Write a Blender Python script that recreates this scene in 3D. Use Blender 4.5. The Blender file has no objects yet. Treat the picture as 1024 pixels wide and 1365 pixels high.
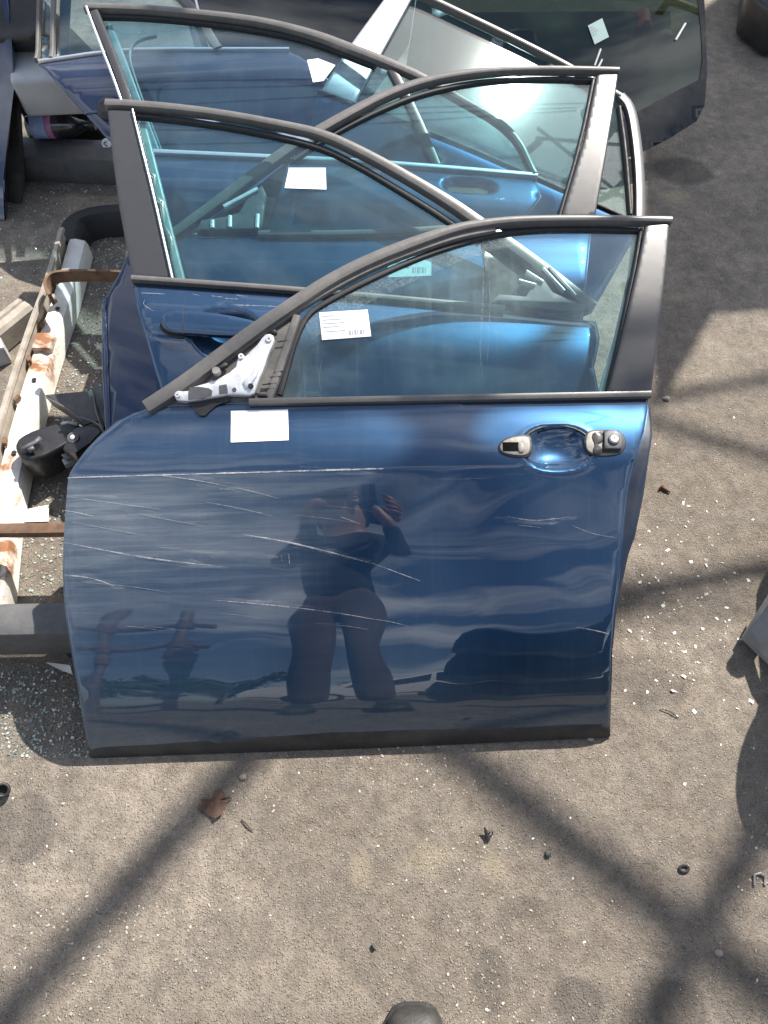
import bpy, bmesh, math, random
import numpy as np
from mathutils import Vector, Matrix
from mathutils.geometry import delaunay_2d_cdt
random.seed(4)
rng = np.random.default_rng(4)
R = math.radians
scene = bpy.context.scene
COL = scene.collection

# ------------------------------------------------------------------ camera, sky, sun, exposure
PITCH, FOC, EYE = R(57), 1030.0, 1.5          # degrees below the horizon, focal length in photo pixels, height of the phone
cam = bpy.data.cameras.new('camera')
cam.sensor_fit = 'VERTICAL'; cam.sensor_height = 24.0; cam.sensor_width = 24.0
cam.lens = 24.0 * FOC / 1365.0
cam.clip_start = 0.03; cam.clip_end = 900
camo = bpy.data.objects.new('camera', cam); COL.objects.link(camo)
camo.location = (0, 0, EYE); camo.rotation_euler = (R(90) - PITCH, 0, 0)
scene.camera = camo

SUN = Vector((0.50, 0.65, 1.0)).normalized()
SUN_EL = math.asin(SUN.z); SUN_AZ = math.atan2(SUN.x, SUN.y)
world = bpy.data.worlds.new('World'); scene.world = world
world.use_nodes = True
wn, wl = world.node_tree.nodes, world.node_tree.links
wn.clear()
w_out = wn.new('ShaderNodeOutputWorld'); w_bg = wn.new('ShaderNodeBackground')
sky = wn.new('ShaderNodeTexSky'); sky.sky_type = 'NISHITA'; sky.sun_disc = False
sky.sun_elevation = SUN_EL; sky.sun_rotation = SUN_AZ
sky.air_density = 1.0; sky.dust_density = 1.4; sky.ozone_density = 1.0
w_tc = wn.new('ShaderNodeTexCoord'); w_map = wn.new('ShaderNodeMapping')
w_map.inputs['Scale'].default_value = (1.0, 1.6, 4.5)
w_no = wn.new('ShaderNodeTexNoise'); w_no.inputs['Scale'].default_value = 1.7
w_no.inputs['Detail'].default_value = 9; w_no.inputs['Roughness'].default_value = 0.56
w_no.inputs['Distortion'].default_value = 0.5
w_cr = wn.new('ShaderNodeValToRGB')
w_cr.color_ramp.elements[0].position = 0.47; w_cr.color_ramp.elements[0].color = (0, 0, 0, 1)
w_cr.color_ramp.elements[1].position = 0.66; w_cr.color_ramp.elements[1].color = (.85, .85, .85, 1)
w_mx = wn.new('ShaderNodeMix'); w_mx.data_type = 'RGBA'
w_mx.inputs['B'].default_value = (11.5, 11.8, 12.2, 1)       # white cloud, in the same units as the sky
wl.new(w_tc.outputs['Generated'], w_map.inputs['Vector']); wl.new(w_map.outputs['Vector'], w_no.inputs['Vector'])
wl.new(w_no.outputs['Fac'], w_cr.inputs['Fac']); wl.new(w_cr.outputs['Color'], w_mx.inputs['Factor'])
wl.new(sky.outputs['Color'], w_mx.inputs['A']); wl.new(w_mx.outputs['Result'], w_bg.inputs['Color'])
w_bg.inputs['Strength'].default_value = 0.09
wl.new(w_bg.outputs['Background'], w_out.inputs['Surface'])

sl = bpy.data.lights.new('sun', 'SUN'); sl.energy = 5.0; sl.angle = R(0.53); sl.color = (1.0, 0.94, 0.86)
slo = bpy.data.objects.new('sun', sl); COL.objects.link(slo)
slo.rotation_euler = SUN.to_track_quat('Z', 'Y').to_euler(); slo.location = (3, 4, 6)

vs = scene.view_settings
vs.view_transform = 'Standard'; vs.look = 'None'; vs.gamma = 1; vs.use_curve_mapping = False
vs.exposure = 0.95
scene.cycles.max_bounces = 14; scene.cycles.transparent_max_bounces = 24
scene.cycles.glossy_bounces = 6; scene.cycles.caustics_reflective = False; scene.cycles.caustics_refractive = False

# ------------------------------------------------------------------ pixel rays -> points in the place
FWD = np.array([0, math.cos(PITCH), -math.sin(PITCH)]); UPV = np.array([0, math.sin(PITCH), math.cos(PITCH)])
EYEP = np.array([0, 0, EYE])
def ray(px, py): return FWD * FOC + np.array([1., 0, 0]) * (px - 512) - UPV * (py - 682.5)
def at(px, py, z=0.0):
    d = ray(px, py); t = (z - EYE) / d[2]; p = EYEP + d * t
    return Vector((p[0], p[1], z))
def aty(px, py, y):
    d = ray(px, py); t = y / d[1]; p = EYEP + d * t
    return Vector(p)

# ------------------------------------------------------------------ node helpers, materials
def new_mat(name):
    m = bpy.data.materials.new(name); m.use_nodes = True
    nt = m.node_tree; nt.nodes.clear()
    out = nt.nodes.new('ShaderNodeOutputMaterial')
    return m, nt, out
def nd(nt, t, **kw):
    n = nt.nodes.new(t)
    for k, v in kw.items():
        if k in n.inputs: n.inputs[k].default_value = v
        else: setattr(n, k, v)
    return n
def ramp(nt, src, p0, c0, p1, c1):
    r = nt.nodes.new('ShaderNodeValToRGB')
    def c4(c): return (c, c, c, 1) if isinstance(c, (int, float)) else (*c, 1)
    r.color_ramp.elements[0].position = p0; r.color_ramp.elements[0].color = c4(c0)
    r.color_ramp.elements[1].position = p1; r.color_ramp.elements[1].color = c4(c1)
    nt.links.new(src, r.inputs['Fac']); return r.outputs['Color']
def mixc(nt, fac, a, b, mode='MIX'):
    m = nt.nodes.new('ShaderNodeMix'); m.data_type = 'RGBA'; m.blend_type = mode
    for sock, v in (('Factor', fac), ('A', a), ('B', b)):
        if hasattr(v, 'is_linked') or hasattr(v, 'node'): nt.links.new(v, m.inputs[sock])
        elif sock == 'Factor': m.inputs[sock].default_value = v
        else: m.inputs[sock].default_value = (*v, 1)
    return m.outputs['Result']
def math_(nt, op, a, b=None, clamp=False):
    m = nt.nodes.new('ShaderNodeMath'); m.operation = op; m.use_clamp = clamp
    for i, v in enumerate((a, b)):
        if v is None: continue
        if hasattr(v, 'node'): nt.links.new(v, m.inputs[i])
        else: m.inputs[i].default_value = v
    return m.outputs[0]
def noise(nt, vec, scale, detail=4, rough=.55, dist=0.0, mapscale=None, rot=None, loc=None):
    if mapscale or rot or loc:
        mp = nt.nodes.new('ShaderNodeMapping')
        if mapscale: mp.inputs['Scale'].default_value = mapscale
        if rot: mp.inputs['Rotation'].default_value = rot
        if loc: mp.inputs['Location'].default_value = loc
        nt.links.new(vec, mp.inputs['Vector']); vec = mp.outputs['Vector']
    n = nd(nt, 'ShaderNodeTexNoise', Scale=scale, Detail=detail, Roughness=rough, Distortion=dist)
    nt.links.new(vec, n.inputs['Vector']); return n.outputs['Fac']
def objco(nt): return nt.nodes.new('ShaderNodeTexCoord').outputs['Object']
def uvco(nt): return nt.nodes.new('ShaderNodeTexCoord').outputs['UV']

def mat_simple(name, col, rough=.5, metal=0, var=.25, scale=30, bump=0.0, dust=0.0, dust_col=(.30, .28, .25), coat=0, spec=.5, rvar=1.0):
    m, nt, out = new_mat(name)
    b = nd(nt, 'ShaderNodeBsdfPrincipled', Roughness=rough, Metallic=metal)
    b.inputs['Coat Weight'].default_value = coat; b.inputs['Coat Roughness'].default_value = .05
    b.inputs['Specular IOR Level'].default_value = spec
    co = objco(nt)
    n = noise(nt, co, scale, 6, .6)
    f = ramp(nt, n, .3, 1 - var, .7, 1 + var)
    c = mixc(nt, 1.0, (*col,), f, 'MULTIPLY')
    if dust:
        n2 = noise(nt, co, scale * .3, 8, .65)
        c = mixc(nt, ramp(nt, n2, .38, 0, .72, dust), c, dust_col)
    nt.links.new(c, b.inputs['Base Color'])
    rn = ramp(nt, noise(nt, co, scale * 1.7, 4), .3, max(0, rough - .08 * rvar), .7, min(1, rough + .12 * rvar))
    nt.links.new(rn, b.inputs['Roughness'])
    if bump:
        bp = nd(nt, 'ShaderNodeBump', Strength=bump, Distance=.002)
        nt.links.new(noise(nt, co, scale * 4, 6, .7), bp.inputs['Height']); nt.links.new(bp.outputs['Normal'], b.inputs['Normal'])
    nt.links.new(b.outputs[0], out.inputs['Surface'])
    return m

def mat_paint(name, col=(.0032, .029, .074), dust=.12, scuff=0.0, flake=.85):
    """dark blue metallic lacquer with a dust film and, on the front door, dull rubbed streaks"""
    m, nt, out = new_mat(name)
    b = nd(nt, 'ShaderNodeBsdfPrincipled', Roughness=.37, Metallic=flake)
    b.inputs['Coat Weight'].default_value = 1; b.inputs['Coat IOR'].default_value = 1.72
    uv = uvco(nt)
    fl = noise(nt, uv, 900, 2, .5)
    c = mixc(nt, ramp(nt, fl, .35, 0, .75, 1), col, tuple(x * 1.9 for x in col))
    film = ramp(nt, noise(nt, uv, 5.5, 9, .62), .36, 0.02, .78, dust)
    spots = ramp(nt, noise(nt, uv, 140, 3, .6), .66, 0, .8, dust * 1.6)
    runs = ramp(nt, noise(nt, uv, 30, 6, .7, mapscale=(3.2, .12, 1)), .5, 0, .8, dust * .8)
    d = math_(nt, 'ADD', math_(nt, 'ADD', film, spots), runs)
    if scuff:
        st = ramp(nt, noise(nt, uv, 26, 7, .7, mapscale=(.16, 3.4, 1), rot=(0, 0, R(9))), .45, 0, .78, scuff)
        sx = nt.nodes.new('ShaderNodeSeparateXYZ'); nt.links.new(uv, sx.inputs[0])
        fx = ramp(nt, math_(nt, 'ADD', sx.outputs['X'], math_(nt, 'MULTIPLY', noise(nt, uv, 4, 4), .35)), .22, 1, .78, 0)
        fy = ramp(nt, math_(nt, 'ADD', sx.outputs['Y'], math_(nt, 'MULTIPLY', noise(nt, uv, 5, 4), .15)), .33, .18, .52, 1)
        fz = ramp(nt, sx.outputs['Y'], .548, 1, .562, .15)
        k = math_(nt, 'MULTIPLY', math_(nt, 'MULTIPLY', fx, fy), fz)
        base_ = math_(nt, 'MULTIPLY', k, scuff * .42)
        d = math_(nt, 'ADD', d, math_(nt, 'ADD', math_(nt, 'MULTIPLY', st, k), base_))
        splash = ramp(nt, math_(nt, 'ADD', sx.outputs['Y'], math_(nt, 'MULTIPLY', noise(nt, uv, 16, 7, .7), .10)), .05, .30, .22, 0)
        d = math_(nt, 'ADD', d, math_(nt, 'MULTIPLY', splash, ramp(nt, noise(nt, uv, 70, 6, .7), .35, .4, .65, 1)))
        ed = ramp(nt, sx.outputs['X'], .0, .32, .05, 0)
        d = math_(nt, 'ADD', d, math_(nt, 'MULTIPLY', ed, ramp(nt, noise(nt, uv, 50, 5), .4, .2, .7, .8)))
    d = math_(nt, 'MINIMUM', d, .8)
    nt.links.new(c, b.inputs['Base Color'])
    nt.links.new(ramp(nt, d, 0, .006, .7, .14), b.inputs['Coat Roughness'])
    df = nd(nt, 'ShaderNodeBsdfDiffuse', Color=(.20, .235, .26, 1))
    mx = nt.nodes.new('ShaderNodeMixShader')
    nt.links.new(d, mx.inputs[0]); nt.links.new(b.outputs[0], mx.inputs[1]); nt.links.new(df.outputs[0], mx.inputs[2])
    nt.links.new(mx.outputs[0], out.inputs['Surface'])
    return m

def mat_glass(name, tint=(.80, .90, .90), dirt=.06, edge_dirt=0.0, body=(.25, .30, .31), streaks=0.0, vtop=(.95, 1.03), haze=.007, hrough=.10):
    """thin tinted pane: clear body, mirror reflection that grows at grazing angles, film of dirt"""
    m, nt, out = new_mat(name)
    tr = nd(nt, 'ShaderNodeBsdfTransparent', Color=(*tint, 1))
    gl = nd(nt, 'ShaderNodeBsdfAnisotropic' if False else 'ShaderNodeBsdfGlossy', Roughness=.015)
    gl.inputs['Color'].default_value = (1, 1, 1, 1)
    lw = nd(nt, 'ShaderNodeLayerWeight', Blend=.5)
    f5 = math_(nt, 'POWER', lw.outputs['Facing'], 4.0)
    fr = math_(nt, 'ADD', math_(nt, 'MULTIPLY', f5, .9), .055, True)
    uv = uvco(nt)
    d = ramp(nt, noise(nt, uv, 9, 8, .65), .40, dirt * .25, .78, dirt)
    d = math_(nt, 'ADD', d, ramp(nt, noise(nt, uv, 170, 2), .74, 0, .82, dirt * 2.2))
    if edge_dirt:
        sx = nt.nodes.new('ShaderNodeSeparateXYZ'); nt.links.new(uv, sx.inputs[0])
        e = ramp(nt, math_(nt, 'ADD', sx.outputs['Y'], math_(nt, 'MULTIPLY', noise(nt, uv, 22, 8, .75), .09)), vtop[0], 0, vtop[1], edge_dirt)
        d = math_(nt, 'ADD', d, math_(nt, 'MULTIPLY', e, ramp(nt, noise(nt, uv, 60, 6, .7), .38, .15, .62, 1)))
    if streaks:
        s = ramp(nt, noise(nt, uv, 22, 6, .7, mapscale=(3.0, .16, 1)), .52, 0, .8, streaks)
        d = math_(nt, 'ADD', d, s)
    d = math_(nt, 'MINIMUM', d, .75)
    df = nd(nt, 'ShaderNodeBsdfDiffuse', Color=(*body, 1))
    m1 = nt.nodes.new('ShaderNodeMixShader'); m2 = nt.nodes.new('ShaderNodeMixShader')
    nt.links.new(d, m1.inputs[0]); nt.links.new(tr.outputs[0], m1.inputs[1]); nt.links.new(df.outputs[0], m1.inputs[2])
    nt.links.new(fr, m2.inputs[0]); nt.links.new(m1.outputs[0], m2.inputs[1]); nt.links.new(gl.outputs[0], m2.inputs[2])
    hz = nd(nt, 'ShaderNodeBsdfGlossy', Roughness=hrough)          # greasy film: a soft wide glint round the sun's mirror image
    m3 = nt.nodes.new('ShaderNodeMixShader'); m3.inputs[0].default_value = haze
    nt.links.new(m2.outputs[0], m3.inputs[1]); nt.links.new(hz.outputs[0], m3.inputs[2])
    nt.links.new(m3.outputs[0], out.inputs['Surface'])
    return m

def mat_ground():
    m, nt, out = new_mat('worn_asphalt')
    b = nd(nt, 'ShaderNodeBsdfPrincipled', Roughness=.9)
    b.inputs['Specular IOR Level'].default_value = .25
    co = objco(nt)
    big = noise(nt, co, 1.3, 8, .6)
    c = mixc(nt, ramp(nt, big, .42, 0, .60, 1), (.185, .154, .121), (.285, .243, .195))
    mid = noise(nt, co, 9, 9, .68)
    c = mixc(nt, ramp(nt, mid, .40, .85, .60, 0), c, (.175, .151, .126))
    c = mixc(nt, 1.0, c, ramp(nt, noise(nt, co, 26, 10, .78), .34, .62, .66, 1.28), 'MULTIPLY')
    warm = noise(nt, co, 4.2, 6, .6, loc=(4, 2, 0))
    c = mixc(nt, ramp(nt, warm, .58, 0, .78, .5), c, (.34, .295, .23))
    vo = nd(nt, 'ShaderNodeTexVoronoi', Scale=230, Randomness=1); nt.links.new(co, vo.inputs['Vector'])
    vs_ = nt.nodes.new('ShaderNodeSeparateColor'); nt.links.new(vo.outputs['Color'], vs_.inputs[0])
    st = math_(nt, 'MULTIPLY', ramp(nt, vs_.outputs[0], .58, 0, .95, 1), ramp(nt, vo.outputs['Distance'], .28, 1, .5, 0))
    stc = mixc(nt, vs_.outputs[1], (.24, .21, .175), (.56, .52, .46))
    c = mixc(nt, math_(nt, 'MULTIPLY', st, .5), c, stc)
    v2 = nd(nt, 'ShaderNodeTexVoronoi', Scale=420, Randomness=1); nt.links.new(co, v2.inputs['Vector'])
    s2 = nt.nodes.new('ShaderNodeSeparateColor'); nt.links.new(v2.outputs['Color'], s2.inputs[0])
    dk = math_(nt, 'MULTIPLY', ramp(nt, s2.outputs[0], .52, 0, .85, 1), ramp(nt, v2.outputs['Distance'], .3, 1, .55, 0))
    c = mixc(nt, math_(nt, 'MULTIPLY', dk, .85), c, mixc(nt, s2.outputs[1], (.09, .082, .073), (.44, .41, .365)))
    # oil and damp stains, each with its own place and ragged rim
    sx = nt.nodes.new('ShaderNodeSeparateXYZ'); nt.links.new(co, sx.inputs[0])
    rag = math_(nt, 'MULTIPLY', math_(nt, 'SUBTRACT', noise(nt, co, 14, 6, .6), .5), .09)
    for (px, py, rx, ry, k) in ((910, 228, .11, .085, .62), (655, 1308, .034, .055, .38), (770, 1335, .05, .04, .45), (905, 1345, .055, .05, .5),
                                (30, 1105, .07, .07, .45), (700, 1210, .05, .022, .3), (75, 925, .2, .14, .35), (865, 905, .1, .06, .28), (1010, 1330, .09, .1, .3)):
        p = at(px, py)
        dx = math_(nt, 'DIVIDE', math_(nt, 'SUBTRACT', sx.outputs['X'], p.x), rx)
        dy = math_(nt, 'DIVIDE', math_(nt, 'SUBTRACT', sx.outputs['Y'], p.y), ry)
        dd = math_(nt, 'SQRT', math_(nt, 'ADD', math_(nt, 'MULTIPLY', dx, dx), math_(nt, 'MULTIPLY', dy, dy)))
        dd = math_(nt, 'ADD', dd, math_(nt, 'MULTIPLY', rag, 6))
        c = mixc(nt, ramp(nt, dd, .75, k, 1.15, 0), c, (.055, .05, .046))
    for (px, py, rx, ry, k) in ((480, 1160, .026, .05, .30), (575, 1145, .06, .04, .28), (905, 262, .07, .035, .5), (890, 395, .09, .04, .35), (660, 1155, .03, .03, .25)):
        p = at(px, py)
        dx = math_(nt, 'DIVIDE', math_(nt, 'SUBTRACT', sx.outputs['X'], p.x), rx)
        dy = math_(nt, 'DIVIDE', math_(nt, 'SUBTRACT', sx.outputs['Y'], p.y), ry)
        dd = math_(nt, 'SQRT', math_(nt, 'ADD', math_(nt, 'MULTIPLY', dx, dx), math_(nt, 'MULTIPLY', dy, dy)))
        dd = math_(nt, 'ADD', dd, math_(nt, 'MULTIPLY', rag, 18))
        c = mixc(nt, ramp(nt, dd, .2, k, 1.3, 0), c, (.40, .34, .22))
    nt.links.new(c, b.inputs['Base Color'])
    h = math_(nt, 'ADD', math_(nt, 'MULTIPLY', st, .8), math_(nt, 'MULTIPLY', noise(nt, co, 240, 6, .7), 1.1))
    h = math_(nt, 'ADD', h, math_(nt, 'MULTIPLY', noise(nt, co, 34, 5, .6), 1.6))
    h = math_(nt, 'SUBTRACT', h, math_(nt, 'MULTIPLY', dk, .7))
    bp = nd(nt, 'ShaderNodeBump', Strength=1.0, Distance=.0034)
    nt.links.new(h, bp.inputs['Height']); nt.links.new(bp.outputs['Normal'], b.inputs['Normal'])
    nt.links.new(b.outputs[0], out.inputs['Surface'])
    return m

def mat_vary(name, cols, rough=.8, spec=.4, trans=0.0):
    """bits whose colour changes from piece to piece"""
    m, nt, out = new_mat(name)
    b = nd(nt, 'ShaderNodeBsdfPrincipled', Roughness=rough)
    b.inputs['Specular IOR Level'].default_value = spec; b.inputs['Transmission Weight'].default_value = trans
    g = nt.nodes.new('ShaderNodeNewGeometry')
    r = nt.nodes.new('ShaderNodeValToRGB')
    r.color_ramp.elements[0].color = (*cols[0], 1); r.color_ramp.elements[1].color = (*cols[-1], 1)
    for i, c in enumerate(cols[1:-1]):
        e = r.color_ramp.elements.new((i + 1) / (len(cols) - 1)); e.color = (*c, 1)
    nt.links.new(g.outputs['Random Per Island'], r.inputs['Fac'])
    nt.links.new(r.outputs['Color'], b.inputs['Base Color'])
    nt.links.new(b.outputs[0], out.inputs['Surface'])
    return m

def mat_film(name, col, scale, p0, a0, p1, a1):
    m, nt, out = new_mat(name)
    df = nd(nt, 'ShaderNodeBsdfDiffuse', Color=(*col, 1)); tr = nt.nodes.new('ShaderNodeBsdfTransparent')
    mx = nt.nodes.new('ShaderNodeMixShader'); co = objco(nt)
    big = ramp(nt, noise(nt, co, scale * .16, 4, .6), .38, .5, .62, 1)
    nt.links.new(math_(nt, 'MULTIPLY', ramp(nt, noise(nt, co, scale, 6, .7), p0, a0, p1, a1), big), mx.inputs[0])
    nt.links.new(tr.outputs[0], mx.inputs[1]); nt.links.new(df.outputs[0], mx.inputs[2]); nt.links.new(mx.outputs[0], out.inputs['Surface'])
    return m

def mat_scuff():
    m, nt, out = new_mat('rubbed_scuff')
    df = nd(nt, 'ShaderNodeBsdfDiffuse', Color=(.40, .42, .45, 1)); tr = nt.nodes.new('ShaderNodeBsdfTransparent')
    mx = nt.nodes.new('ShaderNodeMixShader'); co = objco(nt)
    a = ramp(nt, noise(nt, co, 46, 8, .75, mapscale=(.14, 2.4, 2.4), rot=(0, 0, R(7))), .46, 0, .74, .55)
    nt.links.new(math_(nt, 'MULTIPLY', a, ramp(nt, noise(nt, co, 9, 4), .40, 0, .64, 1)), mx.inputs[0])
    nt.links.new(tr.outputs[0], mx.inputs[1]); nt.links.new(df.outputs[0], mx.inputs[2]); nt.links.new(mx.outputs[0], out.inputs['Surface'])
    return m

def mat_shade_sheet():
    m, nt, out = new_mat('translucent_shade_sheet')          # added sheet only for casting shade; part see-through to lighten that shade
    df = nd(nt, 'ShaderNodeBsdfDiffuse', Color=(.30, .31, .30, 1)); tr = nd(nt, 'ShaderNodeBsdfTransparent', Color=(.95, .97, 1, 1))
    mx = nt.nodes.new('ShaderNodeMixShader')
    nt.links.new(ramp(nt, noise(nt, objco(nt), 2.2, 6, .6), .3, .80, .7, .90), mx.inputs[0])
    nt.links.new(tr.outputs[0], mx.inputs[1]); nt.links.new(df.outputs[0], mx.inputs[2]); nt.links.new(mx.outputs[0], out.inputs['Surface'])
    return m

def mat_scratch():
    m, nt, out = new_mat('bare_scratch')
    df = nd(nt, 'ShaderNodeBsdfDiffuse', Color=(.46, .46, .48, 1)); tr = nt.nodes.new('ShaderNodeBsdfTransparent')
    mx = nt.nodes.new('ShaderNodeMixShader')
    nt.links.new(ramp(nt, noise(nt, objco(nt), 55, 6, .75), .34, .05, .68, .85), mx.inputs[0])
    nt.links.new(tr.outputs[0], mx.inputs[1]); nt.links.new(df.outputs[0], mx.inputs[2]); nt.links.new(mx.outputs[0], out.inputs['Surface'])
    return m

def mat_rusty():
    m, nt, out = new_mat('rusty_white_paint')
    b = nd(nt, 'ShaderNodeBsdfPrincipled', Roughness=.5)
    co = objco(nt)
    r1 = noise(nt, co, 7, 9, .62, .4)
    rust = mixc(nt, noise(nt, co, 60, 5), (.14, .06, .028), (.34, .155, .07))
    white = mixc(nt, ramp(nt, noise(nt, co, 20, 7, .7), .4, 0, .7, .6), (.78, .77, .72), (.55, .50, .42))
    f = ramp(nt, r1, .57, 0, .64, 1)
    halo = ramp(nt, r1, .50, 0, .64, .5)
    c = mixc(nt, halo, white, (.55, .33, .18)); c = mixc(nt, f, c, rust)
    nt.links.new(c, b.inputs['Base Color'])
    nt.links.new(ramp(nt, f, 0, .42, 1, .85), b.inputs['Roughness'])
    bp = nd(nt, 'ShaderNodeBump', Strength=.5, Distance=.002)
    nt.links.new(math_(nt, 'ADD', f, noise(nt, co, 130, 5)), bp.inputs['Height']); nt.links.new(bp.outputs['Normal'], b.inputs['Normal'])
    nt.links.new(b.outputs[0], out.inputs['Surface'])
    return m

M = {}
M['ground'] = mat_ground()
M['paint_scuffed'] = mat_paint('scuffed_blue_paint', dust=.06, scuff=.62)
M['paint'] = mat_paint('blue_paint', dust=.05)
M['paint_deep'] = mat_paint('deep_blue_paint', col=(.004, .012, .042), dust=.06, flake=.6)
M['shell'] = mat_simple('inner_shell_paint', (.004, .011, .028), .4, 0, .2, 20, dust=.06, coat=.25)
M['trim'] = mat_simple('black_inner_trim', (.022, .022, .023), .6, 0, .3, 40, bump=.2, dust=.2)
M['rubber'] = mat_simple('weathered_rubber', (.098, .092, .086), .34, 0, .10, 90, spec=.7, rvar=.5, dust=.25, dust_col=(.24, .22, .195))
M['seal'] = mat_simple('black_rubber_seal', (.014, .014, .015), .55, 0, .3, 60)
M['pillar'] = mat_simple('satin_black_pillar', (.034, .034, .036), .34, 0, .04, 30, spec=.7, rvar=.15)
M['pillar_glint'] = mat_simple('glint_paled_pillar', (.36, .36, .37), .32, .4, .05, 25, rvar=.15)  # silver grey made paler to carry the sun glint in its colour
M['black'] = mat_simple('deep_black', (.004, .004, .004), .8, 0, .1, 30, spec=.1)
M['sill'] = mat_simple('dusty_black_sill', (.018, .018, .020), .55, 0, .3, 40, dust=.35, dust_col=(.11, .10, .09))
M['chrome'] = mat_simple('chrome_trim', (.86, .87, .88), .30, 1, .02, 60, rvar=.2)
M['channel'] = mat_simple('pale_window_channel', (.26, .32, .31), .35, 0, .2, 40)
M['silver'] = mat_simple('cast_alloy', (.70, .70, .71), .45, .55, .12, 60, bump=.4, dust=.2)
M['greyplastic'] = mat_simple('grey_plastic', (.085, .085, .09), .5, 0, .2, 50, bump=.2)
M['dustyplastic'] = mat_simple('dusty_black_plastic', (.11, .105, .098), .6, 0, .25, 45, bump=.3, dust=.4, dust_col=(.22, .2, .18))
M['blackplastic'] = mat_simple('black_plastic', (.014, .014, .015), .32, 0, .3, 35, dust=.14, dust_col=(.13, .12, .11))
M['beige'] = mat_simple('dirty_alloy_base', (.25, .235, .21), .5, .1, .3, 90, dust=.5, dust_col=(.20, .17, .13))
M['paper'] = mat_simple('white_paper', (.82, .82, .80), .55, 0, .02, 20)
M['ink'] = mat_simple('faded_print', (.30, .33, .36), .6, 0, .05, 20)
M['scratch'] = mat_scratch()
M['scuff'] = mat_scuff()
M['drip'] = mat_film('dried_drip', (.46, .50, .46), 90, .40, .02, .70, .38)
M['dustband'] = mat_film('speckled_dust', (.44, .50, .47), 330, .44, .0, .66, .34)
M['glass_front'] = mat_glass('front_door_glass', (.80, .945, .945), .10, 0, (.36, .46, .46), .07)
M['glass'] = mat_glass('door_glass', (.72, .89, .905), .07, 0, (.24, .30, .32), .03, (1.0, 1.12))
M['glass_blue'] = mat_glass('blue_door_glass', (.72, .86, .90), .05, 0, (.20, .27, .31), .04)
M['glass_dark'] = mat_glass('dark_tinted_glass', (.16, .21, .23), .05, 0, (.10, .13, .14), .03)
M['screen'] = mat_glass('windscreen_glass', (.24, .31, .25), .02, 0, (.05, .065, .05), .02)
M['frit'] = mat_simple('black_glass_border', (.010, .010, .011), .12, 0, .2, 30, dust=.06)
M['rustwhite'] = mat_rusty()
M['rust'] = mat_simple('rusty_steel', (.15, .085, .05), .75, .2, .4, 50, bump=.6, dust=.3, dust_col=(.30, .2, .13))
M['tan'] = mat_simple('weathered_tan_strip', (.34, .30, .25), .6, 0, .25, 40, bump=.3, dust=.35, dust_col=(.2, .17, .14))
M['bumpergrey'] = mat_simple('grey_bumper_plastic', (.075, .075, .077), .6, 0, .2, 40, bump=.3, dust=.3, dust_col=(.17, .16, .145))
M['platelight'] = mat_simple('light_grey_panel', (.25, .255, .26), .4, .1, .1, 40, dust=.2)
M['whitebody'] = mat_simple('pale_grey_body', (.42, .43, .44), .4, 0, .12, 12, dust=.2)
M['steel'] = mat_simple('grey_steel', (.30, .28, .26), .5, .6, .3, 60)
M['pipe'] = mat_simple('painted_pipe', (.14, .10, .08), .6, .2, .4, 25, dust=.3)
M['greenpipe'] = mat_simple('green_pipe', (.03, .16, .09), .45, 0, .3, 25)
M['leaf'] = mat_simple('dry_leaf', (.20, .12, .085), .7, 0, .35, 60, bump=.5)
M['twig'] = mat_simple('twig', (.06, .045, .035), .8, 0, .3, 100)
M['shoe'] = mat_simple('black_shoe_leather', (.020, .019, .018), .55, 0, .35, 30, bump=.6, dust=.6, dust_col=(.09, .083, .07))
M['sole'] = mat_simple('shoe_sole', (.012, .012, .012), .7, 0, .2, 60)
M['jacket'] = mat_simple('dark_jacket_cloth', (.018, .020, .026), .85, 0, .3, 40)
M['trousers'] = mat_simple('brown_trouser_cloth', (.10, .072, .050), .9, 0, .25, 40)
M['skin'] = mat_simple('skin', (.46, .27, .19), .5, 0, .1, 40)
M['hair'] = mat_simple('hair', (.02, .015, .012), .6, 0, .3, 90)
M['bottle'] = mat_glass('bottle_plastic', (.35, .45, .5), .12, 0, (.2, .22, .22))
M['blue_label'] = mat_simple('blue_bottle_label', (.32, .42, .68), .5, 0, .25, 25)
M['pink_label'] = mat_simple('pink_label_band', (.50, .22, .38), .5, 0, .25, 25)
M['bark'] = mat_simple('bark', (.09, .065, .045), .9, 0, .4, 12, bump=.8)
M['leaves'] = mat_vary('leaves', [(.035, .07, .02), (.05, .10, .03), (.07, .12, .035)], .6)
M['shadesheet'] = mat_shade_sheet()
M['pebble'] = mat_vary('pebbles', [(.13, .11, .09), (.23, .20, .165), (.27, .235, .19), (.32, .285, .235), (.52, .49, .44)], .75)
M['chip'] = mat_vary('pale_chips', [(.55, .52, .46), (.72, .70, .66), (.78, .77, .74)], .5)
M['shard'] = mat_vary('glass_crumbs', [(.16, .22, .20), (.36, .43, .39), (.62, .69, .63), (.82, .86, .80)], .06, .9, .35)
M['headlining'] = mat_simple('car_white_paint', (.70, .71, .72), .3, 0, .05, 10, coat=.8)
M['tyre'] = mat_simple('tyre_rubber', (.02, .02, .02), .8, 0, .2, 40)

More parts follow.
